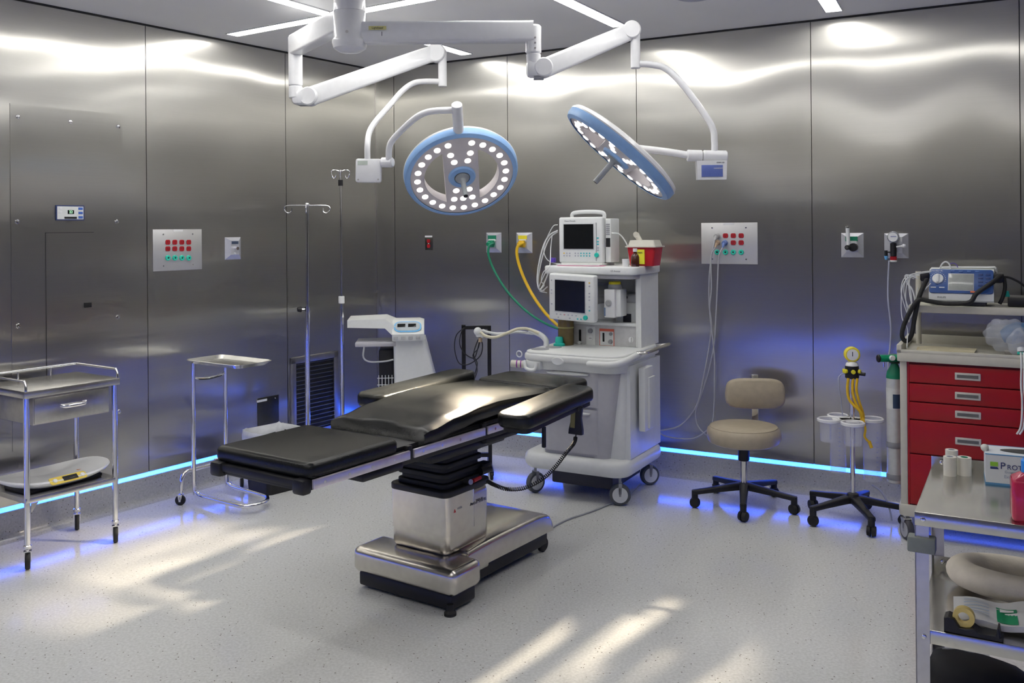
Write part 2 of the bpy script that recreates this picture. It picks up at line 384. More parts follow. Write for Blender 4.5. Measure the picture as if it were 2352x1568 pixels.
SOCK = {}
def power_panel(fr, x0, y0, x1, y1, cols, reds, tealy, label, skip=()):
    a = fr.py(x0, y0); b = fr.py(x1, y1)
    t = thing('power_board', label, 'panel', fr, (a.x, 0, b.z)); W_, H_ = b.x - a.x, a.z - b.z
    G().b2((0, -.005, 0), (W_, -.0003, H_), .0015).build('face_plate', mat('panel steel', (.62, .62, .62), .42, .65, var=.04, vscale=6), t)
    G().b2((W_ * .40, -.0065, H_ * .945), (W_ * .60, -.0048, H_ * .995)).build('name_strip', WHITE, t)
    for i, (u, v) in enumerate(((.2, .12), (.8, .12), (.2, .88), (.8, .88))):
        g = G(); screw(g, W_ * u, H_ * v, .006, -.005); g.build('screw', CHROME, t)
    for ri, ry in enumerate(reds):
        for ci, cx in enumerate(cols):
            if (ri, ci) in skip: continue
            p = fr.py(cx, ry); x, z = p.x - a.x, p.z - b.z
            s_ = G(); M_ = Matrix.Translation((x, -.005, z)) @ UP
            s_.prism(rrect(-.016, -.0145, .016, .0145, .009), 0, .005, .001, 1, M_)
            o = s_.build('red_socket', RED, t)
            h = G()
            for dx in (-.006, .006): h.b2((x + dx - .0012, -.0108, z - .001), (x + dx + .0012, -.0098, z + .007))
            h.cyl((x, -.0108, z - .007), (x, -.0098, z - .007), .0025, n=10); h.build('slots', DARK, o)
    for ci, cx in enumerate(cols):
        p = fr.py(cx, tealy); x, z = p.x - a.x, p.z - b.z
        o = G().lathe([(.006, .001), (.006, .009), (.013, .010), (.017, .007), (.018, 0)], 8, Matrix.Translation((x, -.005, z)) @ Matrix.Rotation(R(90), 4, 'X')).build('ground_jack', mat('jack teal', (.03, .62, .45), .35), t)
        G().cyl((x, -.0055, z), (x, -.0115, z), .0058, n=12).build('jack_hole', BLACK, o)
    return t, a, b
power_panel(FL, 350, 527, 463, 618, (384, 400, 416, 432), (556, 571), 592, 'steel power panel of red sockets and teal jacks on the left wall')
def pyramid_plate(t, W_, H_, m=None):   # plate with sloping borders round a recess
    M_ = UP
    k = .24; D = .022
    o = [(0, 0), (W_, 0), (W_, H_), (0, H_)]; i = [(W_ * k, H_ * k * .9), (W_ * (1 - k), H_ * k * .9), (W_ * (1 - k), H_ * (1 - k * .6)), (W_ * k, H_ * (1 - k * .6))]
    g = G(); tb = bmesh.new()
    A_ = [tb.verts.new((x, -.0003, z)) for x, z in o]; B_ = [tb.verts.new((x, -D, z)) for x, z in i]
    for q in range(4): tb.faces.new((A_[q], A_[(q + 1) % 4], B_[(q + 1) % 4], B_[q]))
    tb.faces.new(B_); tb.faces.new(A_[::-1]); bmesh.ops.recalc_face_normals(tb, faces=tb.faces); g._add(tb)
    g.build('sloped_plate', m or mat('fitting steel', (.66, .67, .72), .38, .6), t, 10)
    return D
a = FL.py(516, 545); b = FL.py(553, 595)
t = thing('wall_switch', 'single steel wall switch beside the left power panel', 'switch', FL, (a.x, 0, b.z)); W_, H_ = b.x - a.x, a.z - b.z
D = pyramid_plate(t, W_, H_)
G().b2((W_ * .3, -D - .003, H_ * .70), (W_ * .7, -D + .001, H_ * .82)).build('label_strip', mat('dark grey blue', (.05, .07, .12), .4), t)
G().cyl((W_ * .55, -D, H_ * .5), (W_ * .55, -D - .02, H_ * .5), .011, n=16).build('key_switch', CHROME, t)
G().cyl((W_ * .5, -D, H_ * .28), (W_ * .5, -D - .004, H_ * .28), .006, n=12).build('indicator', WHITE, t)
# return-air grille
a = FL.py(665, 822); b = FL.py(775, 985)
t = thing('air_grille', 'steel louvred return air grille low on the left wall by the corner', 'vent', FL, (a.x, 0, b.z)); W_, H_ = b.x - a.x, a.z - b.z
G().b2((.03, -.004, .03), (W_ - .03, -.001, H_ - .03)).build('grille_back', DARK, t)
f = G(); fw = .045
f.b2((0, -.018, 0), (fw, -.0005, H_), .003).b2((W_ - fw, -.018, 0), (W_, -.0005, H_), .003).b2((0, -.018, H_ - fw), (W_, -.0005, H_), .003).b2((0, -.018, 0), (W_, -.0005, fw), .003)
f.build('frame', STEELD, t)
n = 17
for i in range(n):
    z = fw + .012 + (H_ - 2 * fw - .02) * i / (n - 1)
    G().box((W_ / 2, -.011, z), (W_ - 2 * fw, .016, .0022), M=Matrix.Identity(4)).build('louvre', STEELD, t).rotation_euler = (0, 0, 0)
a = FL.py(597, 914); b = FL.py(640, 968)
t = thing('service_cover', 'small dark steel service cover with white tag above the waste bin', 'panel', FL, (a.x, 0, b.z)); W_, H_ = b.x - a.x, a.z - b.z
G().b2((-.02, -.004, 0), (W_, -.0005, H_), .001).build('cover_plate', mat('dark steel', (.10, .10, .09), .35, .9), t)
G().b2((-.03, -.0055, H_ * .86), (W_ * .35, -.0038, H_ * .94)).build('tag', WHITE, t)
g = G(); screw(g, W_ * .8, H_ * .9, .005, -.004); g.build('screw', CHROME, t)

# ------------------------------------------------------------------ wall fittings, right wall (frame FR)
a = FR.py(977, 541); b = FR.py(994, 574)
t = thing('red_wall_socket', 'lone red socket on dark plate between the corner and the green hose', 'socket', FR, (a.x, 0, b.z)); W_, H_ = b.x - a.x, a.z - b.z
G().b2((0, -.004, 0), (W_, -.0005, H_), .001).build('socket_plate', mat('dark steel', (.10, .10, .09), .35, .9), t)
G().b2((0, -.006, H_ * .88), (W_, -.0038, H_)).build('name_strip', WHITE, t)
for i, z in enumerate((.28, .62)):
    o = G().prism(rrect(-.014, -.0135, .014, .0135, .008), 0, .005, 0, 1, Matrix.Translation((W_ * .5, -.004, H_ * z)) @ UP).build('socket', RED, t)
G().sph((W_ * .55, -.011, H_ * .45), .004).build('indicator', WHITE, t)
def gas(fr, x0, y0, x1, y1, label, lab, hose, group=None):
    a = fr.py(x0, y0); b = fr.py(x1, y1)
    t = thing('gas_outlet', label, 'outlet', fr, (a.x, 0, b.z)); W_, H_ = b.x - a.x, a.z - b.z
    D = pyramid_plate(t, W_, H_)
    G().b2((W_ * .22, -D - .004, H_ * .66), (W_ * .76, -D + .001, H_ * .86)).build('label_strip', lab, t)
    G().b2((W_ * .28, -D - .006, H_ * .56), (W_ * .72, -D + .001, H_ * .68)).build('release_tab', WHITE, t)
    if hose is not None:
        c_ = G().cyl((W_ * .5, -D, H_ * .45), (W_ * .5, -D - .04, H_ * .45), .022, n=18).cyl((W_ * .5, -D - .04, H_ * .45), (W_ * .47, -D - .06, H_ * .42), .014, n=14)
        c_.b2((W_ * .36, -D - .028, H_ * .28), (W_ * .66, -D - .002, H_ * .62), .004).build('connector', hose, t)
    return t, a, b, W_, H_, D
gas(FR, 1117, 534, 1152, 580, 'gas outlet with green label feeding the green hose', GREEN, mat('green connector', (.01, .30, .16), .35))
gas(FR, 1186, 534, 1223, 581, 'gas outlet with yellow label feeding the yellow hose', YELB, YEL)
def fy(px, py, d): p = FR.py(px, py, -d); return FR.w(*p)
pts = [fy(1134, 558, .08), fy(1123, 566, .10), fy(1123, 590, .10), fy(1140, 630, .10), fy(1170, 675, .11), fy(1210, 715, .14), fy(1250, 741, .2), fy(1288, 757, .25)]
g = worldtube(pts, .0085, 10, 6, 'green_hose', GREEN); tag(g, 'dark green gas hose hanging from its outlet to the anaesthesia machine', 'hose')
pts = [fy(1203, 557, .08), fy(1189, 566, .11), fy(1188, 590, .11), fy(1200, 630, .11), fy(1222, 675, .12), fy(1252, 718, .16), fy(1290, 756, .22)]
g = worldtube(pts, .0105, 10, 6, 'yellow_hose', YEL); tag(g, 'thick yellow gas hose hanging from its outlet to the anaesthesia machine', 'hose')
PP, pa, pb = power_panel(FR, 1611, 512, 1741, 607, (1648, 1667, 1685, 1703), (541, 557), 579, 'steel power panel with plugs and cords above the stool', skip=((0, 0), (1, 0), (1, 1)))
def plug(px, py, m, label, path, d=.035, r=.0045):
    p = FR.py(px, py); t = thing('power_cable', label, 'cord', FR, (p.x, 0, p.z))
    G().cyl((0, -.005, 0), (0, -.035, -.004), .018, .015, n=16, bev=.002).cyl((0, -.03, -.004), (-.004, -.045, -.03), .011, .006, n=12).build('plug', m, t)
    inv = lambda q: Vector((FR.l(q).x - p.x, FR.l(q).y, q.z - p.z))
    pts = [Vector((-.004, -.043, -.028))] + [inv(fy(x, y, dd)) for x, y, dd in path]
    G().tube(pts, r, 8, 6).build('cable', mat('grey cable', (.42, .43, .45), .45), t)
plug(1648, 541, mat('plug grey', (.45, .45, .45), .4), 'grey power cord plugged highest, swinging down left to the anaesthesia machine', [(1634, 590, .05), (1629, 640, .05), (1629, 700, .05), (1634, 745, .05), (1628, 800, .06), (1615, 870, .08), (1600, 930, .10), (1565, 975, .14), (1520, 988, .18), (1496, 986, .2)])
plug(1649, 557, mat('plug tan', (.50, .36, .24), .4), 'grey power cord with a tan plug, hanging to the floor behind the stool', [(1633, 590, .06), (1634, 660, .06), (1630, 710, .06), (1636, 770, .06), (1641, 820, .06), (1641, 880, .06), (1640, 930, .06), (1634, 975, .07), (1600, 1004, .08), (1562, 1007, .10), (1525, 1000, .14), (1505, 985, .17)])
plug(1666, 557, mat('plug blue', (.14, .22, .50), .4), 'grey power cord with a blue plug on the right power panel', [(1651, 590, .06), (1648, 650, .05), (1644, 730, .05), (1640, 790, .05), (1628, 850, .05), (1610, 910, .06), (1598, 945, .06), (1602, 975, .06), (1622, 998, .06), (1650, 1010, .06)])
# suction outlet and regulator outlet
t, a, b, W_, H_, D = gas(FR, 1932, 535, 1984, 591, 'gas outlet with upright clear flow meter, left of the gauge', GREEN, None)
fm = G().cyl((W_ * .40, -D - .035, H_ * .42), (W_ * .36, -D - .035, H_ * 1.22), .011, n=14).build('flow_tube', mat('milky clear', (.75, .77, .78), .15), t)
G().cyl((W_ * .36, -D - .035, H_ * 1.2), (W_ * .36, -D - .035, H_ * 1.28), .013, n=14, bev=.002).build('tube_cap', CHROME, fm)
k = G().cyl((W_ * .6, -D, H_ * .42), (W_ * .6, -D - .05, H_ * .42), .024, n=18, bev=.003).cyl((W_ * .4, -D - .02, H_ * .42), (W_ * .4, -D - .09, H_ * .42), .014, n=16, bev=.002).build('valve_body', BLACK, t)
G().cyl((W_ * .4, -D - .088, H_ * .42), (W_ * .4, -D - .094, H_ * .42), .008, n=14).build('valve_cap', CHROME, k)
t, a, b, W_, H_, D = gas(FR, 2031, 536, 2087, 593, 'outlet with round pressure gauge and grey tube above oxygen cylinder', WHITE, None)
gg = G().cyl((W_ * .42, -D, H_ * .86), (W_ * .42, -D - .045, H_ * .86), .032, n=24, bev=.003).build('pressure_gauge', mat('gauge chrome', (.6, .62, .66), .25, .8), t)
G().cyl((W_ * .42, -D - .0445, H_ * .86), (W_ * .42, -D - .047, H_ * .86), .026, n=24).build('dial', WHITE, gg)
G().box((W_ * .44, -D - .0475, H_ * .88), (.030, .001, .003), M=None).build('needle', INKB, gg)
G().cyl((W_ * .42, -D - .03, H_ * .62), (W_ * .42, -D - .03, H_ * .08), .017, n=16, bev=.003).build('regulator_body', BLACK, t)
G().cyl((W_ * .42, -D - .03, H_ * .08), (W_ * .42, -D - .03, -H_ * .06), .018, n=16).build('red_collar', RED, t)
G().cyl((W_ * .42, -D - .03, -H_ * .06), (W_ * .42, -D - .03, -H_ * .14), .019, n=16, bev=.003).build('white_cap', WHITE, t)
G().cyl((W_ * .42, -D - .03, H_ * .45), (W_ * .85, -D - .03, H_ * .5), .006, n=10).sph((W_ * .85, -D - .03, H_ * .5), .012).build('side_knob', WHITE, t)
G().cyl((W_ * .42, -D - .03, H_ * .25), (W_ * .12, -D - .03, H_ * .25), .005, n=10).cyl((W_ * .12, -D - .03, H_ * .32), (W_ * .12, -D - .03, H_ * .1), .009, n=12).build('outlet_nipple', BLACK, t)
G().cyl((W_ * .12, -D - .03, H_ * .1), (W_ * .12, -D - .03, -H_ * .05), .011, .007, n=12).build('blue_adapter', mat('sky blue', (.15, .45, .8), .4), t)
pts = [fy(2042, 598, .055), fy(2040, 640, .055), fy(2040, 690, .055), fy(2046, 750, .055), fy(2044, 800, .06), fy(2040, 830, .08), fy(2043, 900, .1), fy(2042, 1000, .12)]
g = worldtube(pts, .005, 8, 6, 'suction_tube', mat('smoky tube', (.42, .44, .55), .25)); tag(g, 'thin smoky grey tube hanging below the pressure gauge', 'tube')
# ------------------------------------------------------------------ surgical lights
LBL = mat('label yellow', (.75, .72, .30), .5)
cc = at(803, 60, 4.5); cx_, cy_ = cc.x, cc.y
t = thing('ceiling_column', 'white round lamp column hanging from the ceiling, carrying both surgical arms', 'column', None, (cx_, cy_, 0))
zb = at(803, 122, 4.5).z; zc = at(803, 88, 4.5).z; zs = at(803, 29, 4.5).z
G().lathe([(.076, CEILZ), (.076, zs + .004), (.073, zs + .003), (.073, zs), (0, zs)], 40).lathe([(.13, CEILZ), (.13, CEILZ - .02), (.08, CEILZ - .035), (.075, CEILZ - .035)], 40).build('upper_tube', WHITE, t)
G().lathe([(0, zs), (.074, zs), (.077, zs - .004), (.077, zc), (.084, zc - .01), (.086, zb + .05), (.078, zb + .022), (.05, zb + .005), (0, zb)], 40).build('lower_housing', WHITE, t)
G().cyl((0, -.074, at(803, 80, 4.5).z), (0, -.079, at(803, 80, 4.5).z), .007, n=12).build('bolt', STEELD, t)

def beam(g, a, b, wd, hh, bev=.014):         # boxy arm between two points (width across, height)
    a, b = Vector(a), Vector(b); d = (b - a); L_ = d.length; x = d.normalized(); y = Vector((0, 0, 1)).cross(x).normalized(); z = x.cross(y)
    M_ = Matrix((x, y, z)).transposed().to_4x4(); M_.translation = a
    h0, h1 = hh if isinstance(hh, tuple) else (hh, hh); w0, w1 = wd if isinstance(wd, tuple) else (wd, wd)
    rings = []
    for X, w_, h_ in ((0, w0, h0), (L_, w1, h1)):
        rings.append([Vector((X, p[0], p[1])) for p in rrect(-w_ / 2, -h_ / 2, w_ / 2, h_ / 2, bev, 4)])
    return g.loft(rings, M=M_)
def lamp_head(t, c, n, u, handle_len=.125):
    n = Vector(n).normalized(); u = Vector(u); u = (u - n * u.dot(n)).normalized(); v = n.cross(u)
    if v.z < 0 and abs(v.z) > .1 and u.x > 0 and abs(n.y) > .5: pass
    M_ = Matrix((u, v, n)).transposed().to_4x4(); M_.translation = c
    rr_, rf, ri, bw = .325, .292, .213, .097
    # rim: blue front band, pale back
    head = G().lathe([(rf, .004), (rf + .004, .006), (rr_ - .008, -.002), (rr_, -.016), (rr_ + .001, -.040)], 72, M_).build('lamp_head', BLUE, t)
    G().lathe([(rr_ + .001, -.040), (rr_ + .003, -.046), (rr_ - .006, -.062), (rr_ - .03, -.070), (ri + .02, -.070)], 72, M_).build('back_rim', WHITE, head)
    # face plate with two D shaped openings
    N_ = 72; outer = [(rf * math.cos(2 * math.pi * k / N_), rf * math.sin(2 * math.pi * k / N_)) for k in range(N_)]
    tb = bmesh.new()
    def dpts(sgn):
        a0 = math.acos(bw / ri); P = []
        for k in range(25):
            a = -a0 + 2 * a0 * k / 24; P.append((sgn * ri * math.cos(a), ri * math.sin(a)))
        return P
    loops = [outer, dpts(1), dpts(-1)]; es = []
    for lp in loops:
        vs = [tb.verts.new((p[0], p[1], 0)) for p in lp]
        for i in range(len(vs)): es.append(tb.edges.new((vs[i], vs[(i + 1) % len(vs)])))
    bmesh.ops.triangle_fill(tb, use_beauty=True, use_dissolve=False, edges=es)
    for f in list(tb.faces):
        cc_ = f.calc_center_median(); r_ = cc_.to_2d().length
        if r_ < ri * .985 and abs(cc_.x) > bw * 1.01: tb.faces.remove(f)
    r2 = bmesh.ops.extrude_face_region(tb, geom=list(tb.faces))
    for e in r2['geom']:
        if isinstance(e, bmesh.types.BMVert): e.co.z -= .062
    bmesh.ops.recalc_face_normals(tb, faces=tb.faces)
    G()._add(tb, M_).build('face_plate', mat('lamp face', (.70, .66, .66), .35, var=.02), head, 30)
    pos = []
    for k in range(24):
        a = R(90 + 15 * k)
        if k == 0: continue
        pos.append((.252 * math.cos(a), .252 * math.sin(a)))
    pos += [(-.055, .170), (.055, .170), (-.038, .115), (.038, .115), (-.038, -.108), (.038, -.108), (-.053, -.175), (0, -.177), (.053, -.175)]
    pr = None
    for x, y in pos:
        if pr is None:
            pr = G().lathe([(0, .0065), (.013, .005), (.0182, .001), (.0182, -.004)], 20).build('led_lens', LENSM, head)
            o = pr
        else: o = pr.copy(); C.objects.link(o); o.parent = head
        o.matrix_local = M_ @ Matrix.Translation((x, y, 0))
    G().lathe([(.078, 0), (.078, .006), (.072, .014), (.046, .016), (.044, .010)], 36, M_).build('hub_ring', BLUE, head)
    h = G().lathe([(0, .004), (.042, .004), (.040, .018), (.020, .026), (.0145, .034), (.0135, .034 + handle_len)], 24, M_)
    h.build('handle', mat('handle grey', (.33, .36, .37), .3), head)
    G().lathe([(0, .030 + handle_len), (.0125, .030 + handle_len), (.0125, .035 + handle_len), (0, .034 + handle_len)], 20, M_).build('handle_tip', BLACK, head)
    # beams
    for k, (x, y) in enumerate(((0, 0), (.2, .1), (-.2, .1), (.1, -.2), (-.12, -.2))):
        ld = bpy.data.lights.new('lamp_beam', 'SPOT'); ld.energy = LAMP_W; ld.color = (1, .84, .62); ld.spot_size = R(20 if k else 26); ld.spot_blend = .55
        ld.shadow_soft_size = .045
        lo = bpy.data.objects.new('lamp_beam', ld); C.objects.link(lo); lo.parent = head
        src = Vector((x, y, .04)) ; aim = Vector((x * -.1, y * -.1, 1.15)) if k else Vector((0, 0, 1))
        if not k: src.z = .2
        lo.matrix_local = M_ @ Matrix.Translation(src) @ (aim - src).to_track_quat('-Z', 'Y').to_matrix().to_4x4()
    return head, M_, u, v, n
def disc(g, c, axis, r, th): a = Vector(axis).normalized() * th / 2; return g.cyl(Vector(c) - a, Vector(c) + a, r, n=28, bev=.006)

# right hand light
t = thing('surgical_light', 'surgical light on the right arm, its blue-rimmed disc seen nearly edge-on', 'surgical light', None, (0, 0, 0))
aR = Vector((cx_, cy_, at(803, 77, 4.5).z)); eR = at(1225, 82, 4.5); eR.z = aR.z - .0
beam(G(), aR, eR, .085, (.105, .10)).build('horizontal_arm', WHITE, t)
ar = [o for o in t.children if o.name.startswith('horizontal_arm')][0]
q = at(867, 64, 4.45); G().box((q.x, q.y - .0, q.z), (.085, .001, .018)).build('yellow_label', LBL, ar)
text('Lighthead', .014, face(q.x, q.y - .001, q.z), INK, 'label_text', ar)
q = at(877, 78, 4.45); text('1', .03, face(q.x, q.y, q.z), INK, 'arm_number', ar)
j0 = eR; top = at(1225, 58, 4.5).z; bot = at(1225, 124, 4.5).z
jt = G().cyl((j0.x, j0.y, bot), (j0.x, j0.y, top), .0385, n=32, bev=.008).build('elbow_post', WHITE, t)
for yy in (86, 98, 110):
    q = at(1229, yy, 4.46); G().cyl((q.x, q.y + .002, q.z), (q.x, q.y - .001, q.z), .005, n=10).build('bolt', STEELD, jt)
k0 = at(1226, 150, 4.5); k1 = at(1242, 158, 4.5)
G().cyl((j0.x, j0.y, bot), (j0.x, j0.y, at(1225, 160, 4.5).z), .036, .032, n=28, bev=.004).box((k1.x - .02, k1.y, k1.z + .0), (.10, .07, .085), .02).build('elbow_housing', WHITE, t)
G().box((k1.x - .01, k1.y, k1.z - .045), (.05, .06, .012), .003).build('end_cap', GREYP, t)
s1 = at(1452, 70, 4.66)
g = beam(G(), at(1248, 158, 4.5), at(1440, 76, 4.65), (.065, .060), (.095, .085)); g.build('spring_arm', WHITE, t)
disc(G(), at(1248, 156, 4.5), (0, 1, 0), .047, .075).build('arm_joint', WHITE, t); disc(G(), at(1450, 70, 4.65), (0, 1, 0), .045, .072).build('arm_joint', WHITE, t)
p0 = at(1459, 72, 4.65); p1 = at(1459, 157, 4.65)
G().cyl((p0.x, p0.y, p1.z), p0, .0245, n=26, bev=.003).build('drop_post', WHITE, t)
tb_ = [at(1465, 146, 4.65), at(1500, 149, 4.65), at(1530, 158, 4.65), at(1566, 192, 4.63), at(1610, 250, 4.61), at(1636, 292, 4.6), at(1641, 325, 4.6), at(1641, 352, 4.6)]
G().tube(tb_, .0165, 16, 6).build('curved_tube', WHITE, t)
G().cyl(at(1614, 358, 4.6), at(1670, 359, 4.6), .029, n=26, bev=.006).build('tilt_housing', WHITE, t)
G().cyl(at(1578, 357, 4.6), at(1612, 358, 4.6), .029, n=26, bev=.003).build('tilt_joint', WHITE, t)
a = at(1600, 370, 4.6); b = at(1664, 413, 4.6)
tb = G(); M_ = Matrix.Translation(((a.x + b.x) / 2, 4.585, (a.z + b.z) / 2))
bx = tb.loft([[Vector((sx * wd / 2, sy * .022, z)) for sx, sy in ((-1, -1), (1, -1), (1, 1), (-1, 1))] for z, wd in ((-.047, .142), (.047, .150))], M=M_).build('control_box', WHITE, t)
G().box((0, -.023, -.004), (.105, .004, .058), .001, M=M_).build('blue_display', mat('display blue', (.13, .18, .48), .3), bx)
text('HARMONY', .009, M_ @ face(.03, -.0256, .008), WHITE, 'display_text', bx)
text('STERIS LED', .008, M_ @ face(.042, -.0226, .037), INK, 'maker_mark', bx)
c2 = at(1416, 362, 4.5); n2 = Vector((-.66, -.01, -.75)); u2 = Vector((.773, 0, -.634))
head, M2, u_, v_, n_ = lamp_head(t, c2, n2, u2)
far = c2 + (v_ if v_.y > 0 else -v_) * .27 - n_ * .05
G().tube([at(1584, 357, 4.6), at(1535, 349, 4.64), at(1470, 341, 4.70), at(1430, 336, 4.74), far], .0185, 14, 5).build('yoke_tube', WHITE, t)
G().sph(far, .035).build('yoke_joint', WHITE, t)

# left hand light
t = thing('surgical_light', 'surgical light on the left arm, its round face of lit LEDs turned to the viewer', 'surgical light', None, (0, 0, 0))
eL = at(678, 104, 5.2); aL = Vector((cx_, cy_, eL.z))
beam(G(), aL, eL, .075, .115).build('horizontal_arm', WHITE, t)
e0 = at(678, 84, 5.2); e1 = at(678, 198, 5.2)
G().cyl((e0.x, e0.y, e1.z), e0, .039, n=30, bev=.006).build('elbow_post', WHITE, t)
e2 = at(678, 226, 5.2)
G().cyl((e0.x, e0.y, e2.z), (e0.x, e0.y, e1.z), .0385, n=28, bev=.005).box(at(690, 222, 5.2), (.09, .072, .09), .022).build('elbow_housing', WHITE, t)
G().box(at(699, 240, 5.2), (.06, .06, .014), .003).build('end_cap', GREYP, t)
beam(G(), at(712, 222, 5.2), at(990, 124, 5.5), (.065, .062), (.105, .095)).build('spring_arm', WHITE, t)
disc(G(), at(711, 222, 5.2), (.1, 1, 0), .052, .078).build('arm_joint', WHITE, t); disc(G(), at(1003, 122, 5.5), (.1, 1, 0), .056, .075).build('arm_joint', WHITE, t)
p0 = at(1016, 120, 5.5); p1 = at(1016, 199, 5.5)
G().cyl((p0.x, p0.y, p1.z), p0, .0255, n=26, bev=.003).build('drop_post', WHITE, t)
tb_ = [at(1010, 187, 5.5), at(975, 187, 5.48), at(950, 191, 5.45), at(925, 208, 5.4), at(895, 242, 5.3), at(862, 280, 5.2), at(848, 305, 5.15), at(844, 335, 5.1), at(844, 368, 5.1)]
G().tube(tb_, .0165, 16, 6).build('curved_tube', WHITE, t)
q = at(847, 392, 5.1); bx = G().box((0, 0, 0), (.142, .045, .132), .012, M=Matrix.Translation(q) @ Matrix.Rotation(R(1), 4, 'Y')).build('control_box', WHITE, t)
G().box((q.x - .03, q.y - .0235, q.z + .042), (.055, .002, .022), M=None).build('rating_label', mat('pale green label', (.55, .62, .55), .5), bx)
for dx in (-.055, .055): G().cyl((q.x + dx, q.y - .022, q.z - .05), (q.x + dx, q.y - .0245, q.z - .05), .005, n=10).build('screw', STEELD, bx)
G().cyl(at(876, 373, 5.1), at(903, 373, 5.08), .028, n=24, bev=.006).build('tilt_joint', WHITE, t)
c1 = at(1061, 405, 5.22); n1 = Vector((.17, -.69, -.75)); v1 = Vector((0, -.736, .677))
head, M1, u_, v_, n_ = lamp_head(t, c1, n1, v1.cross(n1))
if v_.z < 0: v_ = -v_
k0 = c1 + v_ * .315 - n_ * .03; k1 = c1 + v_ * .50 - n_ * .03
G().cyl(k0, k1, .029, n=26, bev=.003).build('yoke_joint', WHITE, t)
kk = k1 - v_ * .03
tb_ = [at(893, 372, 5.08), at(894, 340, 5.06), at(903, 320, 5.04), at(930, 292, 5.0), at(957, 269, 4.96), at(980, 258, 4.94), at(1005, 254, 4.92), at(1030, 253, kk.y + .01), at(1055, 253, kk.y)]
G().tube(tb_, .0175, 16, 6).build('yoke_tube', WHITE, t)

# ------------------------------------------------------------------ operating table
FT = Frame(-.335, 4.19, 55.2)
t = thing('operating_table', 'black padded operating table on a boxy steel column and wheeled steel base', 'operating table', FT)
def pad(x0, x1, y0, y1, zb_, zt, r=.03, parent=None, name='pad', notch=0, seg=4, bev=.022, bulge=None):
    xs = rrect(x0, y0, x1, y1, r, 4)
    tb = bmesh.new(); tops = []
    g = G(); g.prism(xs, zb_, zt, bev, seg); o = g.build(name, VINYL, t)
    return o
pad(-1.03, -.56, -.26, .26, .728, .788, name='leg_pad')
G().b2((-1.025, -.25, .712), (-.50, .25, .728), .003).build('leg_section_plate', BLACK, t)
# seat and back pad, sections along x
def top_z(x): # height of the top
    k = [(-.42, .793), (-.36, .798), (-.2, .822), (-.02, .838), (.1, .842), (.3, .832), (.59, .818)]
    for (a, za), (b, zb2) in zip(k, k[1:]):
        if x <= b: s = (x - a) / (b - a); s = max(0, s); return za + (zb2 - za) * (3 * s * s - 2 * s ** 3 if (zb2 > za) else s)
    return k[-1][1]
rings = []; NX = 26; NY = 16
tb = bmesh.new()
def rowpts(x, yh=.262):
    zt = top_z(x); th = .075 if x > -.36 else .064; lo = zt - th; P = []
    for i in range(NY + 1):
        y = -yh + 2 * yh * i / NY; e = min(1, (yh - abs(y)) / .03); P.append(Vector((x, y, zt - .012 * (1 - e) ** 2)))
    P += [Vector((x, yh + .004, zt - .03)), Vector((x, yh, lo + .01)), Vector((x, yh - .015, lo)), Vector((x, -yh + .015, lo)), Vector((x, -yh, lo + .01)), Vector((x, -yh - .004, zt - .03))]
    return P
for i in range(NX + 1):
    x = -.42 + 1.005 * i / NX; r_ = rowpts(x)
    if i < 3:
        for p in r_:
            if abs(p.y) < .11: p.x += .05 * min(1, (.11 - abs(p.y)) / .03) * (1 - i / 3)
            elif i == 0 and p.z > top_z(x) - .01: p.x += .012
        if i == 0:
            for p in r_[:NY + 1]: p.z -= .005
    if i == NX:
        for p in r_[:NY + 1]: p.z -= .012
    rings.append(r_)
G().loft(rings).build('seat_and_back_pad', VINYL, t, 55)
pad(.60, .935, -.255, .262, .752, .818, r=.06, name='head_pad')
# embossed mark on the pad
# arm boards
def board(name, p, q, wd, z0, z1, r):
    d = Vector((q[0] - p[0], q[1] - p[1], z1 - z0)); L_ = d.length; X = d.normalized(); Y = Vector((0, 0, 1)).cross(X).normalized(); Z = X.cross(Y)
    M_ = Matrix((X, Y, Z)).transposed().to_4x4(); M_.translation = (p[0], p[1], z0)
    o = G().prism(rrect(0, -wd / 2, L_, wd / 2, r, 6), -.065, 0, .02, 4, M_).build(name, VINYL, t)
    G().prism(rrect(.03, -wd / 2 + .02, L_ - .02, wd / 2 - .02, .03), -.085, -.064, 0, 1, M_).build('board_tray', BLACK, o)
    return o
board('arm_board', (-.06, -.425), (.545, -.425), .175, .812, .855, .06)
board('arm_board', (-.11, .355), (.66, .355), .175, .832, .852, .06)
# frame and rails
G().b2((-1.03, -.235, .685), (-.50, .235, .713), .008).b2((-.52, -.22, .66), (.93, .22, .735), .01).build('table_frame', BLACK, t)
G().b2((-.56, -.23, .728), (.55, .23, .745), .003).b2((.56, -.2, .735), (.92, .2, .755), .003).build('section_plate', BLACK, t)
def rail(x0, x1, s):
    y = s * .268
    o = G().b2((x0, y - .006, .700), (x1, y + .006, .734), .002).build('side_rail', mat('rail metal', (.66, .62, .70), .3, .7), t)
    g = G()
    for k in range(max(2, int((x1 - x0) / .12))):
        x = x0 + .05 + k * .12
        if x < x1 - .03: g.cyl((x, y + s * .005, .717), (x, y + s * .008, .717), .006, n=10).cyl((x, y - s * .012, .717), (x, y - s * .02, .717), .008, n=8)
    g.build('rail_bolts', CHROME, o)
for s in (-1, 1):
    rail(-1.02, -.515, s); rail(-.49, -.02, s); rail(.0, .52, s)
for s in (-1, 1):
    G().b2((-.515, s * .25 - .012, .69), (-.488, s * .25 + .012, .75), .006).build('rail_joint', BLACK, t); G().b2((-.025, s * .25 - .012, .69), (.005, s * .25 + .012, .75), .006).build('rail_joint', BLACK, t)
    G().b2((-1.055, s * .225 - .03, .68), (-1.01, s * .225 + .03, .735), .012).build('end_clamp', BLACK, t)
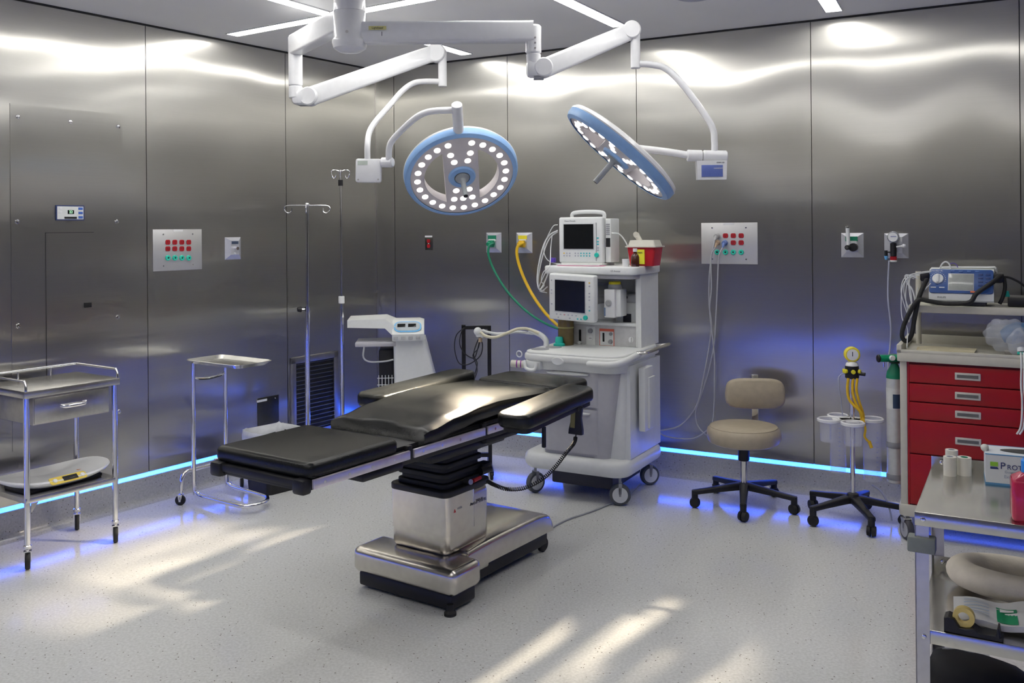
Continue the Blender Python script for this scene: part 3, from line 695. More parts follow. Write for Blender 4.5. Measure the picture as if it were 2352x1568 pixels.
G().b2((-1.045, -.24, .70), (-1.02, .24, .73), .008).build('end_bar', BLACK, t)
g = G().b2((-.75, -.245, .655), (-.52, .245, .69), .012).b2((-.25, -.16, .60), (.30, .16, .66), .02).b2((.1, -.19, .62), (.75, .19, .665), .02); g.build('under_frame', BLACK, t)
# column
G().b2((-.16, -.16, .178), (.16, .16, .445), .035, 5).build('column_cover', COLST, t)
cv = [o for o in t.children if o.name.startswith('column_cover')][0]
G().prism(rrect(-.162, -.166, .055, .162, .03), .27, .447, .0).build('upper_sleeve', COLST, cv)
q = FT.py(1099, 1151, -.167); text('Amsco 3080 RL', .0185, face(q.x, -.1672, q.z), INK, 'model_text', cv); q = FT.py(1045, 1173, -.167)
G().prism([(q.x - .007, q.z - .007), (q.x + .007, q.z - .007), (q.x, q.z + .008)], .1665, .1674, 0, 1, UP).build('red_mark', RED, cv)
text('STERIS', .011, face(q.x + .034, -.1675, q.z + .004), MIDG, 'maker_mark', cv)
G().rr((-.168, -.17), (.168, .168), .438, .466, .04, .006).build('column_collar', BLACK, t)
g = G()
for i in range(7):
    z = .466 + i * .022; k = .13 if i % 2 else .142
    g.rr((-k, -k), (k, k), z, z + .022, .03, .004)
g.build('column_bellows', RUB, t)
g = G().b2((-.11, -.13, .58), (.13, .13, .66), .02).build('pivot_head', BLACK, t)
G().cyl((.0, -.14, .475), (-.02, -.19, .485), .012).build('locking_knob', STEELD, t); G().cyl((.10, -.15, .50), (.16, -.16, .505), .02).box((.145, -.14, .51), (.06, .06, .05), .015).build('cable_socket', BLACK, t)
G().cyl((.02, -.172, .478), (.075, -.170, .480), .009).build('red_lever', RED, t)
# base
G().b2((-.275, -.29, .072), (-.07, .29, .185), .032, 5).b2((-.14, -.2, .08), (.10, .2, .178), .01).build('base_front_cover', COLST, t)
g = G(); tb = []
for x, z in ((-.05, .185), (.15, .200), (.50, .200), (.58, .188), (.625, .150), (.63, .10)): tb.append((x, z))
ring = []
prof = tb
def bring(x, z): return [Vector((x, -.205, .10)), Vector((x, -.205, z - .02)), Vector((x, -.200, z - .006)), Vector((x, -.185, z)), Vector((x, .185, z)), Vector((x, .200, z - .006)), Vector((x, .205, z - .02)), Vector((x, .205, .10))]
G().loft([bring(x, z) for x, z in ((-.06, .190), (.05, .198), (.2, .202), (.5, .202), (.56, .196), (.6, .180), (.625, .150), (.632, .121))]).build('base_rear_cover', COLST, t, 50)
G().b2((-.255, -.265, .012), (-.09, .265, .075), .01).b2((-.12, -.185, .03), (.61, .185, .10), .01).build('base_chassis', BLACK, t)
for x, y in ((-.262, -.262),):
    G().lathe([(0, 0), (.026, 0), (.026, .012), (.016, .022), (.014, .045), (0, .045)], 18, Matrix.Translation((x, y, 0))).build('levelling_foot', RUB, t)
for y in (-.17, .17): G().cyl((.585, y - .014, .036), (.585, y + .014, .036), .036, n=24, bev=.006).build('wheel', RUB, t)

# hand control hanging from the near arm board
t = thing('hand_control', 'black hand control with coiled cord hanging from the near arm board', 'remote', None, (0, 0, 0))
Yh = 4.26; q0 = at(1327, 934, Yh); q1 = at(1323, 996, Yh)
prof = lambda z, w_, d_: [Vector((p[0], p[1], z)) for p in rrect(-w_ / 2, -d_ / 2, w_ / 2, d_ / 2, .008, 3)]
M_ = Matrix.Translation((q1.x, q1.y, q1.z)) @ Matrix.Rotation(R(3), 4, 'Y') @ Matrix.Rotation(R(-25), 4, 'Z')
hh = q0.z - q1.z
G().loft([prof(0, .068, .035), prof(.02, .066, .036), prof(hh * .6, .046, .032), prof(hh, .056, .030)], M=M_).build('handset', BLACK, t)
G().box((-.012, -.0185, hh * .55), (.022, .002, hh * .62), M=M_).build('button_strip', mat('dull olive', (.22, .20, .08), .5), t)
G().box((0, 0, hh), (.04, .05, .03), .006, M=M_).build('hook', BLACK, t)
pts = [at(1323, 996, Yh), at(1322, 1004, Yh), at(1318, 1018, Yh), at(1300, 1040, Yh - .02), at(1275, 1072, Yh - .06), at(1245, 1100, Yh - .1), at(1205, 1120, Yh - .14), at(1165, 1123, Yh - .16), at(1135, 1113, Yh - .14), at(1118, 1104, Yh - .12)]
P = spline(pts, 10); coil = []; Ls = 0
n_ = len(P); turns = 70
for i in range(turns * 8):
    s = i / (turns * 8 - 1) * (n_ - 12) + 10; j = int(s); f = s - j; j = min(j, n_ - 2); p = P[j].lerp(P[j + 1], min(1, f)); d = (P[j + 1] - P[j]).normalized()
    sd = d.cross(Vector((0, 1, 0))).normalized(); up = sd.cross(d); a = 2 * math.pi * i / 8
    coil.append(p + sd * (.0075 * math.cos(a)) + up * (.0075 * math.sin(a)))
G().tube(P[:12], .003, 8).tube(coil, .0026, 5).build('coiled_cord', RUB, t)
# clamp post under the near arm board
t = thing('rail_clamp', 'black clamp post hanging below the near arm board', 'clamp', None, (0, 0, 0))
a = at(1249, 974, 4.32); b = at(1249, 1027, 4.32)
G().cyl((a.x, a.y, b.z), a, .0105, n=14, bev=.002).build('post', BLACK, t); G().box((a.x, a.y, a.z + .015), (.04, .03, .05), .006).build('clamp_body', STEELD, t)
# cable across the floor
p = [ht(1262, 1218, .02), ht(1275, 1207, .006), ht(1310, 1190, .006), ht(1350, 1177, .006), ht(1392, 1160, .006), ht(1440, 1138, .006), ht(1470, 1110, .006)]
g = worldtube(p, .005, 8, 6, 'floor_cable', MIDG); tag(g, 'grey cable running over the floor from the table base to the anaesthesia machine', 'cable')
# ------------------------------------------------------------------ castors
def castor(parent, x, y, z_top, r=.035, wd=.022, rz=0.0, tyre=RUB, hubm=None, fork=CHROME, name='castor', off=.02):
    g = G(); M_ = Matrix.Translation((x, y, 0)) @ Matrix.Rotation(rz, 4, 'Z')
    g.lathe([(0, -wd / 2), (r * .6, -wd / 2), (r * .92, -wd / 2), (r, -wd * .3), (r, wd * .3), (r * .92, wd / 2), (r * .6, wd / 2), (0, wd / 2)], 26, M_ @ Matrix.Translation((off, 0, r)) @ Matrix.Rotation(R(90), 4, 'X'))
    w_ = g.build(name, tyre, parent)
    f = G()
    for s in (-1, 1): f.b2((off - .006, s * (wd / 2 + .004) - .0015, r - .008), (off + .006, s * (wd / 2 + .004) + .0015, r * 1.7), 0, M=M_)
    f.b2((-.008, -(wd / 2 + .006), r * 2.02), (off + .01, wd / 2 + .006, r * 2.02 + .004), 0, M=M_)
    for s in (-1, 1): f.prism([(off + .008, r * 1.1), (off + .012, r * 2.03), (-.008, r * 2.03), (off - .008, r * 1.1)], -.0015, .0015, 0, 1, M_ @ Matrix.Translation((0, s * (wd / 2 + .004), 0)) @ Matrix.Rotation(R(90), 4, 'X'))
    f.cyl(M_ @ Vector((0, 0, r * 2.02)), M_ @ Vector((0, 0, z_top)), .008, n=10)
    f.build('fork', fork, w_)
    if hubm: 
        h = G()
        for s in (-1, 1): h.cyl(M_ @ Vector((off, s * (wd / 2 - .001), r)), M_ @ Vector((off, s * (wd / 2 + .002), r)), r * .72, n=22)
        h.build('hub_cap', hubm, w_)
    return w_

# ------------------------------------------------------------------ anaesthesia machine
FM = Frame(.379, 5.46, A_R)
t = thing('anaesthesia_machine', 'tall white anaesthesia machine with shelves, lower screen and grey drawers', 'medical machine', FM)
def zpy(px, py, yc=0.0): return FM.py(px, py, yc)
# base
G().prism(rrect(-.345, -.10, .345, .56, .11, 6), .165, .262, .04, 4).build('base_cover', PLAST, t)
for x, y, r_ in ((-.285, 0, 2.3), (.27, -.01, 1.6), (-.27, .47, 1), (.27, .47, 2)):
    castor(t, x, y, .17, r=.062, wd=.036, rz=r_ - 1.2, tyre=mat('castor grey', (.10, .11, .12), .5), hubm=PLAST, fork=MIDG, off=.0)
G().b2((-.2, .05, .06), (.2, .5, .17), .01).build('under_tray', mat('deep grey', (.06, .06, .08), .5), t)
# cabinet body
def ringz(z, x0, x1, y0, y1, r): return [Vector((p[0], p[1], z)) for p in rrect(x0, y0, x1, y1, r, 5)]
G().loft([ringz(.25, -.235, .30, -.01, .52, .03), ringz(.79, -.28, .31, -.03, .52, .03)]).build('cabinet_body', PLAST, t)
G().loft([ringz(.255, -.215, .215, -.045, .1, .05), ringz(.775, -.255, .290, -.075, .1, .05)]).build('cabinet_front', PLASTG, t)
for z0, z1, nm in ((.285, .545, 'drawer'), (.560, .775, 'drawer')):
    k0, k1 = (z0 - .255) / .53, (z1 - .255) / .53
    f_ = lambda z, k: ringz(z, -.212 - .04 * k, .16 + .02 * k, -.060 - .03 * k, .05, .045)
    o = G().loft([f_(z0, k0), f_(z1, k1)]).build(nm, PLASTG, t)
    y_ = -.064 - .03 * k1
    G().lathe([(0, 0), (.13, 0), (.14, .008), (.05, .014), (0, .014)], 30, Matrix.Translation((-.02, y_ - .002, z1 - .028)), sx=1.0, sy=.22).build('drawer_handle', PLAST, o)
G().loft([[Vector((x, y, z)) for x, y in ((.285, .0), (.325, .02), (.325, .52), (.285, .52))] for z in (.26, .80)]).build('side_panel', PLAST, t)
# worktop
zt = .872
G().prism(rrect(-.312, -.15, .335, .56, .10, 6), zt - .055, zt - .012, .014, 3).prism(rrect(-.302, -.14, .325, .55, .095, 6), zt - .02, zt, .008, 3).build('worktop', PLAST, t)
G().loft([ringz(.765, -.275, .31, -.10, .5, .08), ringz(zt - .05, -.295, .325, -.13, .52, .09)]).build('worktop_apron', PLAST, t)
G().lathe([(0, 0), (.036, 0), (.040, .004), (.034, .010), (0, .010)], 28, Matrix.Translation((-.055, -.146, zt - .045)) @ Matrix.Rotation(R(90), 4, 'X'), sy=.6).build('oval_badge', PLAST, t)
G().tube([(.16, -.155, .825), (.17, -.19, .83), (.30, -.20, .835), (.345, -.12, .845), (.345, .05, .855), (.345, .12, .86)], .018, 12, 5).build('handle_bar', PLAST, t)
G().tube([(.345, .08, .868), (.40, .10, .875), (.42, .30, .885), (.42, .42, .885)], .011, 8, 4).tube([(.34, .42, .875), (.42, .42, .885)], .009, 8).build('side_rail', STEEL, t)
G().rr((.0, .0), (.10, .30), 0, .05, .005, .003, M=Matrix.Translation((.345, .15, .42)) @ Matrix.Rotation(R(90), 4, 'Z') @ Matrix.Rotation(R(90), 4, 'X')).build('side_holder', PLAST, t)
G().b2((.345, .10, .41), (.385, .24, .78), .006).build('side_box', PLAST, t)
# breathing block under the left front
g = G().b2((-.285, -.145, .765), (-.17, -.09, .82), .012).tube([(-.27, -.155, .82), (-.255, -.165, .775), (-.20, -.165, .77), (-.19, -.155, .81)], .010, 8, 4); g.build('breathing_block', PLAST, t)
o = G().lathe([(.016, 0), (.018, .004), (.018, .01)], 16, Matrix.Translation((-.322, -.12, .850)) @ Matrix.Rotation(R(90), 4, 'X')).tube([(-.322 + .018 * math.cos(a), -.125, .850 + .018 * math.sin(a)) for a in [i * math.pi / 8 for i in range(16)]], .004, 6, closed=True).build('ring_hook', PLAST, t)
g = G().cyl((-.27, -.12, .79), (-.365, -.15, .795), .022, n=20, bev=.004).build('valve_port', OFFW, t)
g = G().cyl((-.325, -.137, .793), (-.332, -.139, .793), .0235, n=20).cyl((-.303, -.130, .792), (-.309, -.132, .792), .0235, n=20).build('purple_ring', mat('purple', (.28, .05, .32), .4), t)
# worktop details
G().lathe([(0, 0), (.055, 0), (.055, .002), (0, .002)], 24, Matrix.Translation((-.235, -.02, zt))).lathe([(0, 0), (.05, 0), (.05, .002), (0, .002)], 24, Matrix.Translation((-.20, .09, zt))).build('flow_window', GREYP, t)
G().lathe([(0, .055), (.020, .055), (.024, .05), (.026, .018), (.036, .012), (.036, 0), (0, 0)], 24, Matrix.Translation((-.20, .17, zt))).build('teal_valve_knob', TEAL, t)
p = zpy(1300, 760, .24)
G().lathe([(0, 0), (.048, 0), (.050, .01), (.050, .20), (.046, .205), (0, .205)], 26, Matrix.Translation((p.x, .24, zt))).build('absorber_canister', mat('amber canister', (.22, .16, .06), .15, var=.1, trans=.25), t)
G().lathe([(0, 0), (.0505, 0), (.0505, .008), (0, .008)], 26, Matrix.Translation((p.x, .24, zt + .105))).build('absorber_band', mat('olive band', (.35, .32, .10), .4), t)
# breathing hoses and arm
hp = [zpy(1254, 800, .12), zpy(1254, 782, .12), zpy(1240, 768, .12), zpy(1215, 758, .10), zpy(1190, 758, .05), zpy(1165, 768, 0), zpy(1140, 777, -.03), zpy(1118, 774, -.05), zpy(1106, 765, -.05)]
G().tube(hp[:4], .017, 12, 5).build('hose_elbow', PLAST, t)
g1 = G().tube([q + Vector((0, -.012, .008)) for q in hp[2:]], .0095, 10, 6).build('breathing_hose', mat('cream hose', (.70, .66, .50), .4), t)
hp2 = [zpy(1240, 766, .13), zpy(1215, 765, .10), zpy(1190, 762, .08), zpy(1165, 765, .03), zpy(1140, 766, 0), zpy(1118, 762, -.02), zpy(1108, 758, -.03)]
G().tube(hp2, .0085, 10, 6).build('breathing_hose', PLAST, t)
q = zpy(1101, 768, -.05)
o = G().cyl(q + Vector((0, 0, .03)), q + Vector((0, 0, -.015)), .026, .022, n=20, bev=.005).sph(q + Vector((-.005, -.01, .02)), .026).cyl(q + Vector((.03, 0, -.01)), q, .013).build('mask_connector', PLAST, t)
G().cyl(q + Vector((.01, -.005, -.02)), q + Vector((.01, -.005, -.045)), .012, n=12).build('tan_adapter', mat('tan', (.45, .34, .22), .5), t)
# tower
x0, x1, y0, y1 = -.162, .28, .30, .58; ztp = 1.345
G().b2((x1 - .004, y0 - .02, zt), (x1 + .016, y1, ztp)).b2((x1 - .02, y0 - .02, zt), (x1, y0, ztp), .004).b2((x0, y1 - .02, zt), (x1, y1, ztp)).b2((-.30, y1 - .04, 1.10), (x0 + .02, y1, ztp), .005).build('tower_frame', PLAST, t)
zg = zpy(1318, 741, y0).z
pn = G().b2((x0, y0, zt), (x1 - .004, y0 + .12, zg), .004).build('gauge_panel', mat('panel grey', (.58, .58, .59), .4), t)
G().b2((x0, y0 - .012, zg - .006), (x1 - .004, y0 + .2, zg + .012), .004).build('ledge', PLAST, t)
def onp(px, py): return FM.py(px, py, y0)
# gauges
for px, py, ww, hh_ in ((1333, 773, .014, .085), ): 
    q = onp(px, py); G().b2((q.x - .007, y0 - .008, q.z - .04), (q.x + .007, y0 - .0005, q.z + .045), .002).build('flow_tube', SCREEN, pn)
q = onp(1357, 776); G().b2((q.x - .03, y0 - .002, q.z - .06), (q.x + .03, y0 - .0002, q.z + .07)).build('gauge_plate', PLAST, pn)
G().cyl((q.x, y0 - .001, q.z + .0), (q.x, y0 - .008, q.z), .016, n=22).build('round_gauge', WHITE, pn); G().box((q.x, y0 - .0085, q.z), (.018, .001, .002), M=None).build('needle', INK, pn)
G().cyl((q.x, y0 - .001, q.z + .045), (q.x, y0 - .018, q.z + .045), .016, .013, n=20).build('selector_knob', GREYP, pn)
q = onp(1333, 786); G().cyl((q.x, y0, q.z), (q.x, y0 - .02, q.z), .010, n=16).build('flow_knob', PLAST, pn)
a = onp(1377, 754); b = onp(1411, 795)
G().b2((a.x, y0 - .0022, b.z), (b.x, y0 - .0002, a.z)).build('red_frame', mat('red line', (.72, .16, .10), .5), pn)
G().b2((a.x + .004, y0 - .0032, b.z + .003), (b.x - .004, y0 - .002, a.z - .016)).build('white_field', PLAST, pn)
G().b2((a.x + .022, y0 - .006, b.z + .025), (a.x + .034, y0 - .003, a.z - .025), .001).build('flow_tube', SCREEN, pn)
G().cyl((b.x - .02, y0 - .003, a.z - .03), (b.x - .02, y0 - .009, a.z - .03), .011, n=18).cyl((b.x - .022, y0 - .003, b.z + .028), (b.x - .022, y0 - .022, b.z + .028), .014, .011, n=18).build('selector_knob', GREYP, pn)
q = onp(1450, 780); G().cyl((q.x, y0, q.z), (q.x, y0 - .004, q.z), .017, n=20).box((q.x, y0 - .012, q.z), (.010, .018, .030), .003, M=None).build('power_switch', WHITE, pn)
# middle block (module bay) and vaporiser
a = FM.py(1424, 670, y0 + .12); b = FM.py(1466, 735, y0 + .12)
mb = G().b2((a.x, y0 + .06, zg + .012), (x1 - .006, y1 - .02, FM.py(1440, 676, y0 + .06).z), .004).build('module_bay', PLAST, t)
a = FM.py(1432, 720, y0 + .06); b = FM.py(1450, 740, y0 + .06); G().b2((a.x, y0 + .055, b.z), (b.x, y0 + .0605, a.z)).build('black_window', BLACK, mb)
a = FM.py(1426, 677, y0 + .06); b = FM.py(1463, 695, y0 + .06); G().b2((a.x, y0 + .045, b.z), (b.x, y0 + .0605, a.z), .003).build('grey_slot', mat('slot grey', (.42, .43, .44), .4), mb)
G().b2((a.x + .005, y0 + .043, a.z - .02), (a.x + .05, y0 + .046, a.z - .006)).build('slot_label', INK, mb)
yv = .20
a = FM.py(1387, 664, yv); b = FM.py(1412, 730, yv)
v = G().b2((a.x, yv, b.z), (a.x + (b.x - a.x) * 1.0, yv + .10, a.z), .006).build('vaporiser', WHITE, t)
G().b2((b.x - .004, yv + .02, b.z + .005), (b.x + .032, yv + .12, a.z), .008).build('vaporiser_side', PLAST, v)
G().lathe([(0, 0), (.042, 0), (.044, .006), (.042, .022), (.038, .028), (0, .028)], 26, Matrix.Translation(((a.x + b.x) / 2 + .012, yv + .06, a.z))).build('vaporiser_dial', mat('smoky grey', (.36, .37, .38), .35), v)
G().lathe([(0, 0), (.037, 0), (.038, .004), (.037, .014), (.032, .018), (0, .018)], 26, Matrix.Translation(((a.x + b.x) / 2 + .012, yv + .06, a.z + .027))).build('yellow_cap', YELB, v)
q = FM.py(1398, 696, yv); G().lathe([(.020, 0), (.020, .004), (.015, .008), (0, .008)], 22, Matrix.Translation((q.x, yv, q.z)) @ Matrix.Rotation(R(90), 4, 'X')).build('filler_port', mat('slot grey'  , (.42, .43, .44), .4), v)
G().b2((a.x + .001, yv - .002, b.z + .01), (a.x + .01, yv + .001, b.z + .06)).build('blue_mark', mat('pale blue mark', (.20, .28, .45), .4), v)
# top shelf
zs_ = 1.366
G().prism(rrect(-.30, .14, .315, .60, .05, 5), zs_ - .050, zs_, .010, 3).build('top_shelf', PLAST, t)
text('S/5 Avance', .014, face(.19, .1385, zs_ - .026), mat('print grey', (.25, .26, .28), .5), 'maker_mark', t)
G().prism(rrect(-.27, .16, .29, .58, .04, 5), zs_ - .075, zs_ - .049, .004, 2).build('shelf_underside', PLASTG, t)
# lower screen on the machine
def monitor(t, M_, W_, H_, D_, scr, name='screen_housing', m=PLAST):
    o = G().box((0, D_ / 2, 0), (W_, D_, H_), .012, 3, M=M_).build(name, m, t)
    x0_, z0_, x1_, z1_ = scr
    G().box(((x0_ + x1_) / 2, -.0005, (z0_ + z1_) / 2), (x1_ - x0_ + .014, .003, z1_ - z0_ + .014), .001, M=M_).build('screen_bezel', mat('bezel grey', (.60, .62, .63), .4), o)
    G().box(((x0_ + x1_) / 2, -.0015, (z0_ + z1_) / 2), (x1_ - x0_, .004, z1_ - z0_), 0, M=M_).build('display', SCREEN, o)
    return o
ym = .07
A_ = FM.py(1257, 630, ym + .03); B_ = FM.py(1371, 738, ym)
W_, H_ = .312, .282; cx0 = (A_.x + B_.x) / 2 + .003
M_ = Matrix.Translation((cx0, ym, (zpy(1313, 684, ym).z))) @ Matrix.Rotation(R(-4), 4, 'Z') @ Matrix.Rotation(R(3), 4, 'X') @ Matrix.Rotation(R(2.0), 4, 'Y')
so = monitor(t, M_, W_, H_, .055, (-.110, -.085, .095, .105))
def btn(px_, pz_, r_, m_, th=.004): G().lathe([(0, th), (r_ * .8, th), (r_, 0)], 12, M_ @ Matrix.Translation((px_, -.0002, pz_)) @ Matrix.Rotation(R(90), 4, 'X'), sy=.8).build('key', m_, so)
BT = [mat('key grey', (.42, .43, .50), .4), mat('key teal', (.04, .45, .50), .4), mat('key amber', (.75, .50, .08), .4), mat('key pink', (.60, .30, .34), .4)]
for i in range(6): btn(-.10 + i * .027, -.105, .0055, BT[3] if i == 2 else BT[0])
for x_, m__ in ((-.088, BT[0]), (-.01, BT[0]), (.045, BT[1]), (.068, BT[1])): btn(x_, -.124, .006, m__)
for i, z_ in enumerate((.098, .078, .035, .015, -.005, -.045, -.068)): btn(.125, z_, .0055, (BT[2], BT[0], BT[0], BT[0], BT[0], BT[0], BT[1])[i])
for z_ in (.10, .04, .02, -.045): btn(-.135, z_, .0055, BT[0])
G().lathe([(.014, 0), (.014, .010), (.012, .013), (0, .013)], 22, M_ @ Matrix.Translation((.100, 0, -.112)) @ Matrix.Rotation(R(90), 4, 'X')).build('teal_dial', TEAL, so)
G().b2((cx0 - .06, ym + .045, 1.12), (cx0 + .06, .56, 1.24), .01).build('screen_arm', PLAST, t)

# ------------------------------------------------------------------ things on the top shelf
yp = .24
a = FM.py(1282, 500, yp); b = FM.py(1385, 600, yp)
FMM = Frame(*FM.w((a.x + b.x) / 2, yp)[:2], A_R - 1)
zb_ = zs_
pm = thing('patient_monitor', 'white patient monitor with dark screen and carrying handle on the top shelf', 'monitor', FMM, (0, 0, zs_))
W_ = .300; H_ = FM.py(1335, 499, yp).z - zs_ - .014
M_ = Matrix.Translation((0, 0, .016 + H_ / 2))
so = monitor(pm, M_, W_, H_, .055, (-.113, -.055, .090, .098))
G().b2((-.14, .05, .02), (.150, .20, H_), .012).build('rear_housing', PLAST, pm)
G().b2((.105, -.002, .03), (.112, .002, H_ - .02)).build('card_slot', mat('slot grey', (.42, .43, .44), .4), pm)
md = G().b2((.152, .035, .02), (.190, .17, H_ + .005), .006).build('side_module', PLAST, pm)
G().b2((.158, .033, .115), (.186, .037, .17)).build('dark_socket', BLACK, md)
for i in range(6): G().b2((.160, .0325, .19 + i * .012), (.184, .036, .197 + i * .012)).build('connector', GREYP, md)
G().b2((-.13, -.01, 0), (.15, .18, .017), .004).build('stand', PLAST, pm)
for i in range(10):
    for j in range(2):
        if i in (3, ): continue
        mm = BT[1] if i >= 6 else (BT[2] if (i, j) == (0, 1) else BT[0])
        G().lathe([(0, .003), (.0045, .003), (.006, 0)], 10, M_ @ Matrix.Translation((-.113 + i * .0195, -.0002, -.082 - .016 * (1 - j))) @ Matrix.Rotation(R(90), 4, 'X'), sy=.75).build('key', mm, so)
for i, z_ in enumerate((.012, -.010, -.026, -.048, -.062)): G().b2((.112, -.003, M_.translation.z + z_ - .004), (.126, .001, M_.translation.z + z_ + .004), .001).build('side_key', BT[1] if i < 3 else BT[0], pm)
G().lathe([(.014, 0), (.014, .010), (.012, .013), (0, .013)], 22, M_ @ Matrix.Translation((.112, 0, -.092)) @ Matrix.Rotation(R(90), 4, 'X')).build('teal_dial', TEAL, so)
text('Datex-Ohmeda', .012, M_ @ face(-.07, -.0005, .118), mat('print grey', (.25, .26, .28), .5), 'maker_mark', so)
hz = H_ + .016
G().tube([(-.095, .08, hz - .01), (-.093, .08, hz + .020), (-.06, .08, hz + .030), (.01, .08, hz + .033), (.09, .08, hz + .030), (.125, .08, hz + .020), (.127, .08, hz - .01)], .0085, 10, 4, flat=(1.5, .75)).build('carrying_handle', PLAST, pm)
G().tube([(.19, .05, .20), (.24, .06, .19), (.28, .08, .12), (.285, .10, .02), (.27, .12, .004)], .004, 8, 6).build('sensor_cable', PLAST, pm)
# cables looping at the left of both screens
t2 = thing('monitor_cables', 'bundle of white leads looping beside the two screens of the machine', 'cable', FM)
def cab(pts, yc, r_=.004, m_=PLAST):
    G().tube([FM.py(x, y, yc + d) for x, y, d in pts], r_, 8, 6).build('lead', m_, t2)
cab([(1281, 529, .02), (1262, 540, 0), (1248, 565, -.02), (1237, 610, -.03), (1234, 645, -.03), (1240, 665, -.03), (1252, 645, 0), (1262, 620, .0)], .26, .0045)
cab([(1281, 532, .02), (1264, 545, 0), (1252, 570, -.02), (1241, 610, -.03), (1236, 650, -.03), (1243, 668, -.02), (1258, 658, 0)], .27, .004)
cab([(1281, 516, .02), (1270, 520, 0), (1255, 550, 0), (1249, 575, 0), (1256, 595, 0), (1272, 604, .0), (1290, 606, -.1)], .25, .0028)
cab([(1268, 540, .0), (1265, 570, 0), (1263, 608, -.13), (1255, 622, -.14), (1246, 640, -.13), (1238, 662, -.1), (1250, 668, -.06)], .24, .003)
cab([(1258, 618, -.12), (1248, 625, -.12), (1243, 645, -.12), (1250, 655, -.1), (1240, 668, -.1), (1256, 672, -.05)], .24, .003)
G().box(FM.py(1270, 597, .24), (.035, .03, .03), .005, M=None).build('purple_connector', mat('violet plug', (.10, .05, .42), .4), t2)
g = thing('papers', 'pink and white papers lying flat under the patient monitor', 'papers', FM, (0, 0, zs_))
G().b2((-.20, .15, .001), (.10, .21, .004)).build('pink_sheet', mat('pink paper', (.72, .20, .38), .6), g); G().b2((-.21, .155, .004), (.08, .22, .009)).build('white_sheets', PLAST, g)
# cup, bottle, sharps box
def onshelf(px_, py_): return FM.pz(px_, py_, zs_)
p = FM.py(1437, 607, .19)
o = G().lathe([(0, 0), (.019, 0), (.021, .045), (.019, .0455), (.018, .006), (0, .006)], 22).build('cup', WHITE); put(o, FM, (p.x, .19, zs_)); tag(o, 'small white cup left of the brown bottle on the top shelf', 'cup')
p = FM.py(1459, 608, .22)
bt = thing('medicine_bottle', 'brown glass medicine bottle with white cap in front of sharps bin', 'bottle', FM, (p.x, .22, zs_))
G().lathe([(0, 0), (.024, 0), (.025, .004), (.025, .055), (.020, .070), (.011, .078), (.011, .09)], 26).build('glass_body', mat('brown glass', (.07, .02, .012), .08, coat=.5), bt)
G().lathe([(0, .088), (.013, .088), (.013, .108), (0, .108)], 20).build('cap', WHITE, bt)
a = FM.py(1467, 605, .42); p = FM.py(1483, 605, .36)
sb = thing('sharps_bin', 'red sharps bin with cream lid and yellow label at the shelf right end', 'bin', FM, (p.x - .005, .36, zs_))
G().loft([ringz(.0, -.075, .075, -.06, .07, .012), ringz(.115, -.09, .09, -.07, .08, .012)]).build('bin_body', mat('sharps red', (.50, .015, .02), .35), sb)
G().b2((-.045, -.0725, .012), (.025, -.066, .100), 0).build('yellow_label', mat('label yellow bright', (.85, .80, .05), .5), sb)
text('SHARPS', .013, face(-.01, -.0731, .08), INK, 'label_text', sb)
G().loft([ringz(.113, -.10, .10, -.08, .09, .012), ringz(.120, -.10, .10, -.08, .09, .012), ringz(.121, -.088, .088, -.065, .075, .012), ringz(.155, -.078, .078, -.055, .065, .012)]).build('lid', OFFW, sb)
G().cyl((-.03, .0, .15), (-.045, .0, .175), .016, n=16).lathe([(0, 0), (.022, 0), (.022, .006), (0, .006)], 20, Matrix.Translation((-.055, -.0, .185)) @ Matrix.Rotation(R(60), 4, 'Y') @ Matrix.Rotation(R(30), 4, 'X')).build('open_flap', OFFW, sb)
# ------------------------------------------------------------------ instrument cart at the left
FC = Frame(-2.31, 4.377, A_L)      # near right leg of the cart is its origin; x along the left wall, y towards it
t = thing('instrument_cart', 'steel instrument cart with drawer and guard rail by the left wall', 'cart', FC)
CL, CWd, CZ = .452, .36, .848
Lg = G
for x, y in ((0, 0), (CL, 0), (0, CWd), (CL, CWd)):
    o = G().cyl((x, y, .105), (x, y, CZ - .03), .0135, n=18).build('leg', CHROME, t)
    g = G().cyl((x, y, .10), (x, y, .118), .018, n=16, bev=.003).build('leg_ferrule', CHROME, o)
    castor(t, x, y, .11, r=.042, wd=.022, rz=1.05, off=.012)
G().b2((-.02, -.02, CZ - .035), (CL + .02, CWd + .02, CZ), .004).build('top_shelf', STEEL, t)
g = G(); zr = CZ + .045
g.tube([(-.008, -.012, CZ), (-.008, -.012, zr - .02), (-.008, 0, zr), (-.008, CWd - .01, zr), (.0, CWd + .01, zr), (CL, CWd + .01, zr), (CL + .01, CWd, zr), (CL + .01, 0, zr), (CL + .01, -.012, zr - .02), (CL + .01, -.012, CZ)], .0065, 10)
for x in (.15, .32): g.cyl((x, CWd + .01, CZ), (x, CWd + .01, zr), .005, n=8)
g.build('guard_rail', CHROME, t)
G().b2((.03, .0, CZ - .17), (CL - .03, CWd - .02, CZ - .035), .002).build('drawer_case', STEELD, t)
d = G().b2((.035, -.006, CZ - .163), (CL - .035, .004, CZ - .045), .002).build('drawer', STEEL, t)
G().tube([(.165, -.006, CZ - .095), (.18, -.022, CZ - .10), (.23, -.026, CZ - .10), (.28, -.022, CZ - .10), (.295, -.006, CZ - .095)], .006, 10, 4, flat=(1, 1.4)).build('drawer_handle', CHROME, d)
zs2 = .34
G().b2((-.012, -.012, zs2 - .026), (CL + .012, CWd + .012, zs2), .003).prism([(0, 0), (.035, 0), (0, -.045)], -.002, .002, 0, 1, Matrix.Translation((.012, -.012, zs2 - .026)) @ Matrix.Rotation(R(90), 4, 'X')).build('lower_shelf', STEEL, t)
